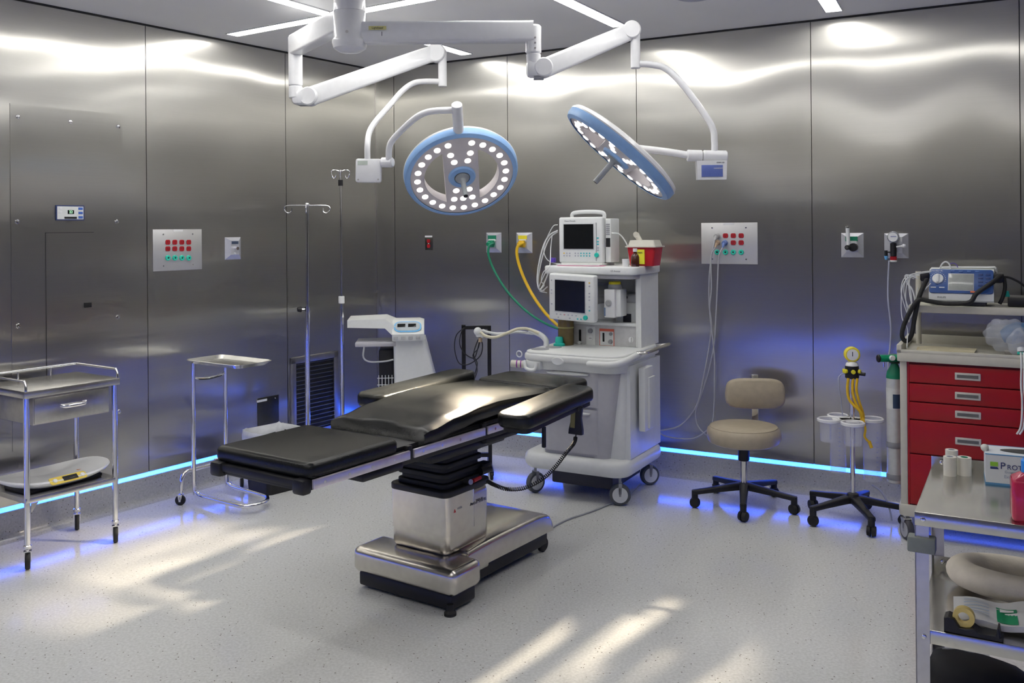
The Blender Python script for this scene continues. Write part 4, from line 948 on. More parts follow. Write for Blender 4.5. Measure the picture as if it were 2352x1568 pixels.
t = thing('baby_scale', 'white baby scale with yellow control panel on the cart lower shelf', 'scale', FC, (.22, .16, zs2), R(2))
def ell(a, b, z, n=36, p=2.6): return [Vector((a * abs(math.cos(k)) ** (2 / p) * (1 if math.cos(k) >= 0 else -1), b * abs(math.sin(k)) ** (2 / p) * (1 if math.sin(k) >= 0 else -1), z + .022 * (math.cos(k) ** 2))) for k in [2 * math.pi * i / n for i in range(n)]]
G().loft([ell(.23, .12, .012), ell(.262, .155, .03), ell(.272, .165, .042), ell(.268, .160, .050), ell(.24, .12, .042), ell(.10, .05, .030)]).build('tray_body', WHITE, t)
G().b2((-.2, -.10, .0), (.2, .10, .02), .006).build('scale_base', BLACK, t)
M_ = Matrix.Translation((-.01, -.153, .047)) @ Matrix.Rotation(R(38), 4, 'X')
p_ = G().prism(rrect(-.105, -.022, .085, .022, .012), 0, .004, .0015, 1, M_).build('control_panel', mat('scale yellow', (.80, .60, .08), .4), t)
G().box((-.0, 0, .005), (.075, .026, .003), 0, M=M_).build('scale_display', SCREEN, p_)
for x in (-.078, .065): G().lathe([(0, .008), (.010, .007), (.012, .003)], 16, M_ @ Matrix.Translation((x, 0, .001))).build('key', WHITE, p_)
text('seca', .03, Matrix.Translation((.12, -.035, .0475)) @ Matrix.Rotation(R(14), 4, 'Z'), mat('logo orange', (.75, .28, .05), .5), 'maker_mark', t)

# cream cabinet edge at the left border
q = ht(4, 1257, 0)
FX = Frame(q.x - .012, q.y, A_L)
t = thing('cabinet', 'cream cabinet edge cut by the left border of the picture', 'cabinet', FX, (-.62, .0, 0))
G().b2((0, 0, 0), (.62, .10, .74), .004).build('cabinet_body', OFFW, t)
g = G()
for z in (.08, .14): g.sph((.60, -.001, z), .006)
g.build('rivets', CHROME, t)

# ------------------------------------------------------------------ Mayo stand
zt = .84
pA = ht(433, 823, zt); pB = ht(565, 840, zt); pC = ht(627, 825, zt)
FY = Frame(pB.x - .045, pB.y - .01, A_L)        # x along wall towards the corner, y towards the wall
t = thing('mayo_stand', 'chrome instrument tray stand on bent tube legs between the carts', 'stand', FY)
La, Wa = .49, .27
tx = [(-.0, 0)]
def trng(z, m_): return [Vector((p[0], p[1], z)) for p in rrect(m_, m_, Wa - m_, La - m_, .045, 5)]
G().loft([trng(zt - .022, .025), trng(zt, .0), trng(zt + .002, .003), trng(zt - .017, .03)]).build('tray', mat('tray steel', (.72, .72, .70), .22, 1.0), t, 15)
pa = FY.l(ht(441, 1100, .09)); 
ya = .43; xa0, xa1 = .02, .26
P_l = FY.pz(441, 1100, .03); 
g = G()
zb_ = .045
yy = La - .05
g.tube([(.03, yy, zt - .02), (.03, yy, .12), (.03, yy - .03, .06), (.03, yy - .09, zb_), (.03, .06, zb_), (.05, -.01, zb_), (.11, -.04, zb_), (.17, -.03, zb_), (.22, .02, zb_), (.24, .08, zb_), (.26, yy - .09, zb_), (.26, yy - .03, .06), (.26, yy, .12), (.26, yy, zt - .02)], .0125, 12, 5)
g.build('bent_tube_frame', CHROME, t)
G().tube([(.03, yy, zt - .10), (.06, yy + .0, zt - .115), (.15, yy + .01, zt - .125), (.23, yy, zt - .115), (.26, yy, zt - .10)], .008, 8, 5).build('cross_brace', CHROME, t)
g = G().tube([(-.05, yy + .01, .085), (-.045, yy + .01, .15), (-.02, yy + .01, .185), (.03, yy + .01, .19), (.26, yy + .01, .19), (.34, yy + .01, .185), (.375, yy + .01, .15), (.385, yy + .01, .085)], .0115, 12, 5)
g.build('castor_axle_tube', CHROME, t)
castor(t, -.05, yy + .01, .09, r=.03, wd=.018, rz=2.2, off=.006); castor(t, .385, yy + .01, .09, r=.03, wd=.018, rz=1.0, off=.006)

# ------------------------------------------------------------------ waste bin
q = ht(617, 1139, 0)
FB_ = Frame(q.x, q.y, 48)
t = thing('waste_bin', 'black waste bin with white bag liner standing behind the table foot end', 'bin', FB_)
W1, D1, H1 = .25, .24, .33
def rg(z, a0, b0, r=.03): return [Vector((p[0], p[1], z)) for p in rrect(-.02 * (z / H1) + (W1 - a0) / 2, -.02 * (z / H1) + (D1 - b0) / 2, W1 - (W1 - a0) / 2 + .02 * (z / H1), D1 - (D1 - b0) / 2 + .02 * (z / H1), r, 4)]
G().loft([rg(0, W1, D1), rg(H1, W1, D1), rg(H1, W1 - .02, D1 - .02), rg(.05, W1 - .04, D1 - .04)]).build('bin_body', BLACK, t)
random.seed(3); rings = []
for z, gr in ((.25, .014), (.29, .022), (.335, .02), (.365, .006), (.37, -.01), (.31, -.03)):
    rr_ = rg(z, W1 + gr, D1 + gr, .04); rings.append([p + Vector((random.uniform(-.006, .006), random.uniform(-.006, .006), random.uniform(-.012, .012))) for p in rr_])
G().loft(rings, cap=False).build('bag_liner', mat('bag white', (.72, .74, .78), .4, alpha=.92), t, 80)

# ------------------------------------------------------------------ IV poles
def ivpole(px_, ytop, Y, label, r0, r1, zj, span, black_knob, lean=0.0, hooks='curl'):
    c_ = at(px_, ytop, Y); t = thing('iv_pole', label, 'pole', None, (c_.x, Y, 0)); zt_ = c_.z
    G().cyl((0, 0, .10), (0, 0, zj), r1, n=18).build('lower_tube', CHROME, t)
    G().cyl((0, 0, zj - .02), (0, 0, zt_ - .005), r0, n=16).build('upper_tube', CHROME, t)
    if black_knob:
        G().cyl((0, 0, zj - .02), (0, 0, zj + .005), r1 + .003, n=18).cyl((0, 0, zj - .01), (-.04, -.02, zj - .01), .004, n=8).build('collar', CHROME, t)
        G().cyl((-.035, -.018, zj - .01), (-.06, -.03, zj - .01), .020, .016, n=8, bev=.003).build('clamp_knob', BLACK, t)
    else:
        G().cyl((0, 0, zj - .02), (0, 0, zj + .03), r1 + .006, n=18, bev=.003).build('collar', WHITE, t)
        G().cyl((0, 0, zt_ - .10), (0, 0, zt_ - .06), r0 + .008, n=16).build('top_collar', BLACK, t)
    s = span
    hs = []
    for a in (0, 90, 180, 270):
        ca, sa = math.cos(R(a + 8)), math.sin(R(a + 8)); k = s if a in (0, 180) else s * .8
        if hooks == 'curl': prof = [(0, 0), (k * .8, 0), (k, -.012), (k, -.035), (k * .86, -.05), (k * .72, -.042), (k * .70, -.018)]
        else: prof = [(0, .0), (k * .5, .012), (k * .9, .008), (k, -.008), (k * .9, -.03), (k * .72, -.045), (k * .55, -.035), (k * .5, -.02)]
        G().tube([(ca * x, sa * x, zt_ + z - .004) for x, z in prof], .0034, 8, 4).build('hook', CHROME, t)
    G().sph((0, 0, zt_), r0 + .003).build('top_cap', CHROME, t)
    g = G()
    for a in range(5):
        an = 2 * math.pi * a / 5 + .3; g.tube([(0, 0, .12), (.08 * math.cos(an), .08 * math.sin(an), .11), (.21 * math.cos(an), .21 * math.sin(an), .075)], .012, 8, 3)
    g.build('star_base', CHROME, t)
    for a in range(5):
        an = 2 * math.pi * a / 5 + .3; castor(t, .205 * math.cos(an), .205 * math.sin(an), .078, r=.03, wd=.018, rz=an, off=.004)
    return t
ivpole(702, 470, 6.1, 'thick steel drip pole with four curled hooks beside the grille', .0115, .0165, at(702, 706, 6.1).z, .145, True).rotation_euler = (0, R(.35), R(0))
ivpole(782, 393, 6.30, 'thin taller drip pole with small hooks and white collar near the corner', .0085, .0145, at(781, 690, 6.30).z, .062, False, hooks='small')

# ------------------------------------------------------------------ white console in the corner
q = ht(945, 1010, .0)
FO = Frame(-.62, 6.18, 5)
t = thing('surgical_console', 'white console with slanted blue control panel standing in the corner', 'medical machine', FO)
def oz(px_, py_, yc=0.0): return FO.py(px_, py_, yc)
# column body
lt_, rt = oz(903, 784), oz(977, 780); rb = oz(1010, 905)
zl = .12
xl0 = lt_.x; 
def cring(z, xa, xb, ya=0, yb=.32): return [Vector((p[0], p[1], z)) for p in rrect(xa, ya, xb, yb, .03, 4)]
G().loft([cring(zl, xl0 + .005, rb.x + .06), cring(rb.z, xl0 + .005, rb.x), cring(rt.z - .0, xl0, rt.x)]).build('console_column', PLAST, t)
# head
hl, hr = oz(899, 765, -.05), oz(975, 765, -.03)
A1, B1 = oz(897, 783, -.03), oz(974, 776, -.03); T1 = oz(905, 742, .05)
hz0 = rt.z
sec = lambda x, k=1: [Vector((x, -.05, hz0)), Vector((x, -.06, hz0 + .045)), Vector((x, .06, hz0 + .118 * k)), Vector((x, .12, hz0 + .126 * k)), Vector((x, .30, hz0 + .122 * k)), Vector((x, .34, hz0 + .10)), Vector((x, .34, hz0))]
hx0, hx1 = A1.x, B1.x
G().loft([[v_ + Vector((.01, .01, 0)) for v_ in sec(hx0)], [v_ + Vector((0, -.0, 0)) for v_ in sec(hx0 + .02)], sec(hx1 - .03), [v_ + Vector((.0, .02, -.012 if v_.z > hz0 + .1 else 0)) for v_ in sec(hx1)]]).build('console_head', PLAST, t, 50)
# slanted panel: plane through (-.06, +.06) to (.06, +.16)
sl_ = math.atan2(.073, .12); M_ = Matrix.Translation(((hx0 + hx1) / 2, 0, hz0 + .0835)) @ Matrix.Rotation(sl_, 4, 'X')
wp = (hx1 - hx0)
cp = G().prism(rrect(-wp * .40, -.05, wp * .42, .065, .045, 6), 0, .004, .001, 1, M_).build('control_panel', mat('panel sky', (.18, .50, .85), .4), t)
G().prism(rrect(-wp * .36, -.038, wp * .38, .055, .036, 6), .003, .006, .001, 1, M_).build('panel_field', mat('panel field', (.45, .50, .54), .4), cp)
for x in (-.18, .14): G().box((wp * x, .015, .007), (wp * .24, .035, .003), .001, M=M_).build('readout', SCREEN, cp)
for i in range(4): G().b2((hx0 + wp * (.10 + .22 * i), -.063, hz0 + .010), (hx0 + wp * (.22 + .22 * i), -.055, hz0 + .032), .003).build('socket', mat('slot grey', (.42, .43, .44), .4), t)
# boom to the left
l0 = oz(800, 733, .1); l1 = oz(800, 748, .1)
G().loft([[Vector((l0.x, .02, l1.z - .005)), Vector((l0.x, .02, l0.z)), Vector((l0.x, .30, l0.z + .005)), Vector((l0.x, .30, l1.z))],
          [Vector((l0.x + .25, .0, l1.z - .012)), Vector((l0.x + .25, .0, l0.z + .008)), Vector((l0.x + .25, .32, l0.z + .01)), Vector((l0.x + .25, .32, l1.z))],
          [Vector((hx0 + .03, -.02, hz0 + .015)), Vector((hx0 + .03, -.0, hz0 + .09)), Vector((hx0 + .03, .32, hz0 + .118)), Vector((hx0 + .03, .32, hz0 + .02))]]).build('housing_boom', PLAST, t, 30)
s0 = oz(816, 786, .02); 
G().b2((s0.x, -.0, s0.z - .03), (xl0 + .02, .26, s0.z), .006).build('side_shelf', PLASTG, t)
G().b2((xl0 - .10, .06, .30), (xl0 + .0, .26, s0.z - .06), .01).build('black_basket', BLACK, t)
g = G()
for i in range(5):
    g.cyl((xl0 - .11, .05, .42 + i * .045), (xl0 + .0, .05, .42 + i * .045), .0025, n=6); g.cyl((xl0 - .10 + i * .022, .05, .40), (xl0 - .10 + i * .022, .05, .62), .0025, n=6)
g.build('basket_wires', PLAST, t)
G().tube([(s0.x + .06, .0, s0.z - .03), (s0.x + .055, .0, s0.z - .10), (s0.x + .10, .0, s0.z - .13), (s0.x + .2, .02, s0.z - .13), (xl0, .02, s0.z - .12)], .006, 8, 4).build('hanging_lead', mat('grey cable', (.42, .43, .45), .45), t)
G().b2((xl0 - .22, -.04, .03), (rb.x + .07, .34, zl), .03).build('console_base', GREYP, t)
for x, y in ((xl0 - .18, 0), (rb.x + .03, 0), (xl0 - .18, .3), (rb.x + .03, .3)):
    G().cyl((x - .012, y, .03), (x + .012, y, .03), .03, n=20, bev=.004).build('wheel', RUB, t)

# ------------------------------------------------------------------ black frame stand with leads
Yb = 6.05; a = at(1060, 746, Yb); b = at(1120, 756, Yb + .05)
FD = Frame(a.x, a.y, 4)
t = thing('cable_stand', 'black square-tube stand with looped black leads behind the table', 'stand', FD)
wx = (b.x - a.x); zt_ = a.z
g = G().b2((0, 0, .04), (.026, .026, zt_)).b2((wx, .0, .04), (wx + .024, .026, zt_ - .02)).b2((0, 0, zt_ - .03), (wx + .024, .026, zt_ - .008)).b2((0, 0, .10), (wx, .026, .125)); g.build('frame', BLACK, t)
g = G()
for x in (0, wx): g.b2((x, -.2, .03), (x + .025, .2, .055))
g.build('feet', BLACK, t)
for x in (.012, wx + .012):
    for y in (-.18, .18): G().cyl((x - .01, y, .028), (x + .01, y, .028), .028, n=18, bev=.004).build('wheel', RUB, t)
def dl(pts, r_=.0035):
    G().tube([FD.py(x, y, -.02 - .01 * k) for k, (x, y) in enumerate(pts)], r_, 8, 6).build('lead', RUB, t)
dl([(1066, 752), (1048, 770), (1044, 800), (1052, 830), (1066, 838), (1085, 832), (1104, 815), (1108, 790), (1100, 772)])
dl([(1072, 750), (1060, 762), (1056, 790), (1068, 812), (1088, 822), (1096, 805), (1102, 775), (1094, 790), (1088, 815), (1096, 835), (1090, 862)])
dl([(1103, 780), (1098, 800), (1086, 815), (1092, 832), (1096, 850), (1090, 870)], .003)

# ------------------------------------------------------------------ castors of five star bases
def star_base(t, r_=.265, z=.115, a0=0.0, ball=.03):
    for k in range(5):
        an = a0 + 2 * math.pi * k / 5; M_ = Matrix.Rotation(an, 4, 'Z')
        rg_ = []
        for x, zc_, w_, h_ in ((0, z + .0, .028, .035), (.06, z - .005, .024, .034), (r_ * .7, z - .022, .019, .026), (r_, z - .032, .018, .024)):
            rg_.append([Vector((x, p[0], zc_ + p[1])) for p in rrect(-w_, -h_ * .6, w_, h_ * .5, .008, 3)])
        o = G().loft(rg_, M=M_).cyl(M_ @ Vector((r_ - .01, 0, .055)), M_ @ Vector((r_ - .01, 0, z - .022)), .018, n=14).build('base_arm', BLACK, t)
        c_ = M_ @ Vector((r_ - .01, 0, ball)); g = G(); sd = M_.to_3x3() @ Vector((.5, .86, 0))
        for s in (-1, 1): g.cyl(c_ + sd * .004 * s, c_ + sd * .022 * s, ball, ball * .82, n=22)
        g.box(c_ + Vector((0, 0, ball * .5)), (ball * .9, ball * .7, ball * .9), .006); g.build('twin_wheel', RUB, o)
# stool
q = Vector((1.315, 5.28, 0))
FS_ = Frame(q.x, q.y, -8)
t = thing('stool', 'beige wheeled stool with round seat and padded backrest before the right wall', 'stool', FS_)
star_base(t, .295, .12, R(-97))
zs0 = .31
G().cyl((0, 0, .10), (0, 0, .355), .020, n=22).build('gas_column', CHROME, t)
G().cyl((0, 0, .262), (0, 0, .345), .032, n=22, bev=.004).box((0, 0, .352), (.12, .12, .015), .003).build('column_shroud', BLACK, t)
G().lathe([(0, .359), (.17, .359), (.196, .372), (.206, .395), (.208, .420), (.202, .443), (.188, .457), (.185, .459), (.12, .470), (0, .476)], 56).build('seat', BEIGE, t)
G().tube([(.187 * math.cos(k * math.pi / 24), .187 * math.sin(k * math.pi / 24), .4575) for k in range(48)], .003, 6, closed=True).build('seat_seam', BEIGE, t)
bx_ = FS_.py(1735, 905, .20)
G().b2((bx_.x - .020, .214, .37), (bx_.x + .020, .222, .72), .003).tube([(bx_.x, .222, .37), (bx_.x, .20, .35), (bx_.x * .5, .1, .348), (0, 0, .348)], .012, 8, 4).build('back_bar', CHROME, t)
zb0, zb1 = FS_.py(1735, 940, .17).z, FS_.py(1735, 869, .17).z; xw0, xw1 = FS_.py(1666, 905, .17).x, FS_.py(1805, 905, .17).x
rings = []
for k, s in ((0, .86), (.012, .97), (.03, 1.0), (.045, .98), (.055, .90)):
    P = []
    for i in range(48):
        a = 2 * math.pi * i / 48; ca, sa = math.cos(a), math.sin(a); n_ = 4.2
        x = abs(ca) ** (2 / n_) * (1 if ca >= 0 else -1) * (xw1 - xw0) / 2 * s; z = abs(sa) ** (2 / n_) * (1 if sa >= 0 else -1) * (zb1 - zb0) / 2 * (1 - (1 - s) * 1.5)
        x *= (1 - .06 * (z > 0) * z / .1)
        P.append(Vector(((xw0 + xw1) / 2 + x, .212 - k - .35 * x * x * (-1), (zb0 + zb1) / 2 + z)))
    rings.append(P)
G().loft(rings).build('backrest', BEIGE, t, 60)

# ------------------------------------------------------------------ suction stand
FU = Frame(1.835, 5.0, -10)
t = thing('suction_stand', 'wheeled suction stand with yellow gauge on top and ring of clear canisters', 'stand', FU)
star_base(t, .265, .125, R(-80))
zg_ = FU.py(1957, 824, 0).z
G().cyl((0, 0, .11), (0, 0, zg_ - .06), .0125, n=18).build('pole', CHROME, t)
G().lathe([(0, .10), (.035, .10), (.045, .12), (.03, .15), (.018, .155), (0, .155)], 20).build('hub', BLACK, t)
zr = FU.py(1958, 962, 0).z
RB = .095
cans = [(-108, .062, .19, 0), (165, .062, .30, 1), (75, .062, .36, 1), (2, .068, .36, 1)]
cans = [((-.016, -.10), .054, .115), ((-.125, -.02), .054, .115), ((-.06, .09), .050, .31), ((.105, .02), .054, .33)]
rg_ = G()
for (x, y), r_, h_ in cans:
    rg_.lathe([(r_ - .002, zr - .014), (r_ + .008, zr - .010), (r_ + .008, zr + .002), (r_ + .002, zr + .006), (r_ - .003, zr + .002), (r_ - .002, zr - .014)], 36, Matrix.Translation((x, y, 0)))
rg_.lathe([(0, zr - .008), (.075, zr - .008), (.075, zr + .0), (0, zr + .0)], 24).box((-.06, -.0, zr - .004), (.09, .05, .008), .002).box((.03, .0, zr - .004), (.10, .04, .008), .002)
rg_.build('canister_ring', WHITE, t)
pr = None
for (x, y), r_, h_ in cans:
    o = G().lathe([(r_ - .004, zr + .004), (r_ - .004, zr), (r_ * .84, zr - h_), (r_ * .8, zr - h_ - .004), (0, zr - h_ - .004), (0, zr - h_ - .0005), (r_ * .8 - .002, zr - h_ - .0005), (r_ * .84 - .003, zr - h_ + .003), (r_ - .0065, zr), (r_ - .0065, zr + .004), (r_ - .004, zr + .004)], 36, Matrix.Translation((x, y, 0))).build('canister', CLEAR, t)
    g = G()
    for k in range(9):
        z = zr - h_ * (.2 + .08 * k); rr__ = r_ * (1 - .16 * (zr - z) / h_) + .0002
        a0 = R(-95 if x < .05 else -75); g.loft([[Vector((x + rr__ * math.cos(a0 + d), y + rr__ * math.sin(a0 + d), z + dz)) for d in (0, .06, .12, .18)] for dz in (0, .0015)], cap=False, closed=False)
    g.build('scale_marks', INKB, o)
z = zg_
g = G().lathe([(0, z - .105), (.032, z - .105), (.036, z - .10), (.036, z - .04), (.030, z - .035), (0, z - .035)], 26).cyl((0, 0, z - .075), (.062, -.03, z - .078), .010, n=12).build('manifold', BLACK, t)
G().lathe([(0, z - .036), (.034, z - .036), (.030, z - .022), (.018, z - .012), (0, z - .010)], 26).build('manifold_cap', WHITE, t)
for a in (-90, -30, -150, 180): G().cyl((.034 * math.cos(R(a)), .034 * math.sin(R(a)), z - .065), (.048 * math.cos(R(a)), .048 * math.sin(R(a)), z - .065), .0115, n=14, bev=.002).build('yellow_port_cap', YELB, t)
zc_ = z + .025
gd = G().cyl((0, .02, zc_), (0, -.022, zc_), .041, n=34, bev=.006).cyl((0, 0, z - .012), (0, 0, z), .010, n=10).build('gauge_cover', mat('gauge yellow', (.85, .72, .06), .4), t)
G().lathe([(0, 0), (.030, 0), (.030, .002), (0, .002)], 28, Matrix.Translation((0, -.0215, zc_)) @ Matrix.Rotation(R(90), 4, 'X')).build('dial', WHITE, gd)
G().box((.0, -.0240, zc_ + .004), (.004, .001, .024), 0, M=None).build('needle', INK, gd)
for k, (x, x2, y2) in enumerate(((-.024, .05, -.03), (.002, .045, -.02), (.022, .06, -.0))):
    G().tube([(x, -.028, z - .10), (x - .006, -.034, z - .16), (x + .006, -.036, z - .22), (x2 - .01, y2 - .02, zr + .04), (x2, y2, zr - .01)], .0072, 10, 6).build('yellow_hose', YEL, t)
G().tube([(.045, -.05, zr + .02), (.055, -.06, zr - .04), (.05, -.07, zr - .08), (.075, -.075, zr - .11)], .006, 10, 5).cyl((.07, -.075, zr - .10), (.082, -.08, zr - .135), .009, n=10).build('hose_end', YEL, t)
G().tube([(.105, .03, .19), (.14, .0, .17), (.17, -.02, .12), (.185, -.03, .06), (.19, -.03, .02)], .005, 8, 6).build('drain_tube', mat('smoky tube', (.42, .44, .55), .25), t)
G().tube([(.03, .02, z - .08), (-.06, .03, z - .10), (-.05, .04, zr + .08), (-.04, .05, zr)], .003, 8, 6).build('thin_tube', mat('smoky tube', (.42, .44, .55), .25), t)
# ------------------------------------------------------------------ crash cart
q = ht(2066, 1238, 0)
FK = Frame(1.96, 4.74, A_R)
def kp(px_, py_, yc=0.0): return FK.py(px_, py_, yc)
t = thing('crash_cart', 'red drawer cart with cream frame and upper shelf at the right', 'cart', FK)
XL = kp(2066, 800, 0).x; W_ = .82; D_ = .46; X1 = XL + W_
zt0 = kp(2069, 838).z; zt1 = kp(2069, 800).z; zbt = kp(2067, 1185, 0).z
zt1 = .978; zt0 = .905; zbt = .17
# posts, base, top
for x in (XL, X1 - .035):
    for y in (0, D_ - .05): G().b2((x, y, zbt), (x + .035, y + .05, zt0), .006).build('corner_post', TAUPE, t)
G().prism(rrect(XL - .01, -.012, X1 + .01, D_ + .01, .03), zbt - .055, zbt + .005, .008, 2).build('base_tray', TAUPE, t)
G().b2((XL + .035, .012, zbt), (X1 - .035, D_ - .005, zt0)).build('cabinet_body', mat('cart dark red', (.24, .004, .01), .4), t)
g = G().prism(rrect(XL - .012, -.02, X1 + .012, D_ + .012, .02), zt0, zt1 - .028, .004).b2((XL - .012, -.02, zt1 - .03), (X1 + .012, -.002, zt1 - .012), .003).b2((XL - .012, -.02, zt1 - .03), (XL + .012, D_ + .012, zt1 + .012), .003).b2((XL - .012, D_ - .01, zt1 - .03), (X1 + .012, D_ + .012, zt1 + .018), .003)
g.build('top_tray', TAUPE, t)
dz = [zt0 - .01]
for py_ in (878, 921, 962, 1040): dz.append(kp(2089, py_).z)
dz.append(zbt + .008)
for i in range(5):
    z1_, z0_ = dz[i] - .003, dz[i + 1] + .003
    o = G().b2((XL + .045, -.004, z0_), (X1 - .045, .012, z1_), .003).build('drawer', CARTR, t)
    zc_ = (z0_ + z1_) / 2 if i < 4 else z1_ - .12
    xc_ = kp(2223, 900).x
    G().b2((xc_ - .058, -.010, zc_ - .018), (xc_ + .058, -.003, zc_ + .018), .003).build('drawer_pull', mat('pull silver', (.60, .58, .52), .4, .3), o)
    G().b2((xc_ - .048, -.0108, zc_ - .008), (xc_ + .048, -.0098, zc_ + .008)).build('pull_recess', mat('pull recess', (.14, .14, .13), .4), o)
G().b2((XL + .0352, .002, zbt), (XL + .044, .016, zt0)).build('side_strip', CARTR, t)
for x, y, rz in ((XL + .02, .0, -1.0), (X1 - .05, .0, -.5), (XL + .03, D_ - .03, 1), (X1 - .05, D_ - .03, 2)):
    castor(t, x, y, zbt - .05, r=.052, wd=.03, rz=rz, hubm=mat('wheel grey', (.40, .41, .45), .4), fork=CHROME, off=.02, tyre=mat('tyre grey', (.06, .06, .07), .5))
# upper shelf
yu = .34
zu = kp(2107, 700, .14).z
G().cyl((XL + .06, yu, zt1 - .02), (XL + .06, yu, kp(2118, 623, yu).z), .014, n=16).build('shelf_post', TAUPE, t); G().cyl((X1 - .06, yu, zt1 - .02), (X1 - .06, yu, zu + .15), .014, n=16).build('shelf_post', TAUPE, t)
G().prism(rrect(XL + .03, .12, X1 - .0, .44, .02), zu - .038, zu, .006, 2).build('upper_shelf', TAUPE, t)

# folder on the cart
q0 = FK.pz(2080, 803, zt1 - .02)
t = thing('folder', 'manila folder with papers lying on the red cart top tray', 'folder', FK, (q0.x + .03, .05, zt1 - .028))
G().box((.15, .08, .004), (.27, .19, .003), 0, rz=.05).build('folder_cover', mat('manila', (.62, .52, .30), .6), t)
G().box((.155, .085, .0075), (.26, .18, .003), 0, rz=.02).box((.165, .085, .011), (.25, .17, .003), 0, rz=-.03).build('sheets', mat('cream paper', (.66, .60, .42), .6), t)
g = G().box((0, 0, .012), (.10, .05, .022), .002).build('small_box', mat('box grey', (.45, .42, .38), .5)); put(g, FK, (q0.x + .50, .15, zt1 - .028)); tag(g, 'small grey box on the red cart behind the clear bag', 'box')

# oxygen cylinder at the cart's side
p = at(2055, 900, 4.92)
t = thing('oxygen_cylinder', 'oxygen cylinder with green shoulder and regulator strapped beside the red cart', 'cylinder', None, (p.x, 4.92, 0))
zA, zB, zC = at(2055, 1108, 4.92).z, at(2055, 868, 4.92).z, at(2055, 845, 4.92).z
G().lathe([(0, zA), (.036, zA), (.042, zA + .006), (.042, zB), (0, zB)], 30).build('cylinder_body', mat('cylinder pale', (.62, .64, .62), .3, .2), t)
G().lathe([(.0425, zB - .0), (.0425, zB + .01), (.038, zB + .035), (.024, zB + .06), (.014, zB + .085), (.014, zB + .10), (0, zB + .10)], 30).build('green_shoulder', GREEN, t)
G().lathe([(.0428, zB - .16), (.0428, zB - .05)], 30).build('paper_label', mat('cylinder label', (.70, .72, .70), .5), t)
G().loft([[Vector((.0432 * math.cos(R(a)), .0432 * math.sin(R(a)), z)) for a in range(-125, -60, 8)] for z in (zB - .155, zB - .08)], cap=False, closed=False).build('dark_field', mat('label navy', (.03, .06, .12), .5), t)
for z in (zA + .02, zA + .19): G().lathe([(.0435, z), (.0455, z + .004), (.0455, z + .026), (.0435, z + .03)], 30).build('strap_band', GREYP, t)
zr_ = at(2030, 824, 4.88).z
G().box((.0, 0, zr_ - .005), (.05, .04, .05), .006).build('valve_block', mat('valve dark', (.03, .10, .07), .4), t)
G().cyl((.02, -.02, zr_), (-.088, -.02, zr_ + .0), .019, n=20, bev=.004).build('regulator', mat('green anodised', (.01, .36, .18), .3, .5), t)
G().cyl((-.086, -.02, zr_), (-.098, -.02, zr_), .021, n=20, bev=.003).build('regulator_knob', BLACK, t)
G().cyl((-.03, -.036, zr_ + .004), (-.03, -.056, zr_ + .006), .014, n=18, bev=.002).build('dial', PLAST, t)
G().cyl((-.065, -.02, zr_ - .02), (-.065, -.02, zr_ - .045), .005, n=10).build('outlet_barb', CHROME, t)

# ------------------------------------------------------------------ defibrillator
xd0 = kp(2137, 660, .16).x; xd1 = kp(2280, 660, .16).x
t = thing('defibrillator', 'blue and white defibrillator with dial and grey screen on the upper cart shelf', 'defibrillator', FK, ((xd0 + xd1) / 2, .16, zu))
w2 = (xd1 - xd0) / 2
S = R(-12)
H_ = .185
body = G().loft([[Vector((x, y, z)) for y, z in ((-.02, .022), (-.03, .03), (-.03, .062), (.03, H_ - .006), (.045, H_), (.16, H_ + .005), (.17, H_ - .02), (.17, .022))] for x in (-w2 - .006, -w2 + .004, w2 - .004, w2 + .006)]).build('lower_body', PLAST, t, 40)
M_ = Matrix.Translation((0, .001, .1225)) @ Matrix.Rotation(math.atan2(.06, H_ - .068) * -1, 4, 'X')
fp = G().prism(rrect(-w2 - .004, -.066, w2 + .004, .068, .014), 0, .008, .003, 2, M_ @ Matrix.Rotation(R(90), 4, 'X')).build('blue_front', mat('defib blue', (.03, .09, .30), .32), t)
G().box((.0, -.0085, -.004), (.112, .003, .088), .001, M=M_).build('grey_screen', mat('lcd grey', (.34, .36, .34), .15), fp)
G().box((.0, -.0075, -.004), (.120, .003, .096), .001, M=M_).build('screen_rim', mat('rim grey', (.45, .46, .48), .3), fp)
dl_ = G().cyl(M_ @ Vector((-.108, -.006, .012)), M_ @ Vector((-.108, -.016, .012)), .027, n=30, bev=.003).box((-.108, -.019, .012), (.012, .012, .046), .003, M=M_).build('rotary_dial', PLAST, fp)
g = G()
for k in range(15):
    a = R(200 - 220 * k / 14); g.box((-.108 + .036 * math.cos(a), -.0085, .012 + .036 * math.sin(a)), (.003, .002, .003), 0, M=M_)
g.build('dial_marks', WHITE, fp)
for i in range(4): G().box((-.04 + i * .038, -.009, .056), (.018, .004, .007), .001, M=M_).build('soft_key', mat('key pale blue', (.10, .20, .50), .4), fp)
for i in range(4):
    for j in range(2):
        if (i, j) == (3, 1): continue
        G().box((.090 + j * .034, -.009, .040 - i * .020), (.022, .004, .009), .001, M=M_).build('soft_key', mat('key navy', (.02, .05, .20), .4), fp)
for s in (-1, 1): G().box((-.108 + s * .020, -.0088, -.036), (.026, .002, .005), .0005, M=M_).build('label_bar', WHITE, fp)
G().box((.055, -.009, -.058), (.022, .004, .008), .001, M=M_).build('shock_key', mat('shock orange', (.75, .18, .06), .4), fp)
text('PHILIPS', .013, face(-w2 + .055, -.0305, .044), mat('print grey', (.25, .26, .28), .5), 'maker_mark', t)
text('HeartStart XL', .009, M_ @ face(-.112, -.0085, .058), WHITE, 'model_text', fp)
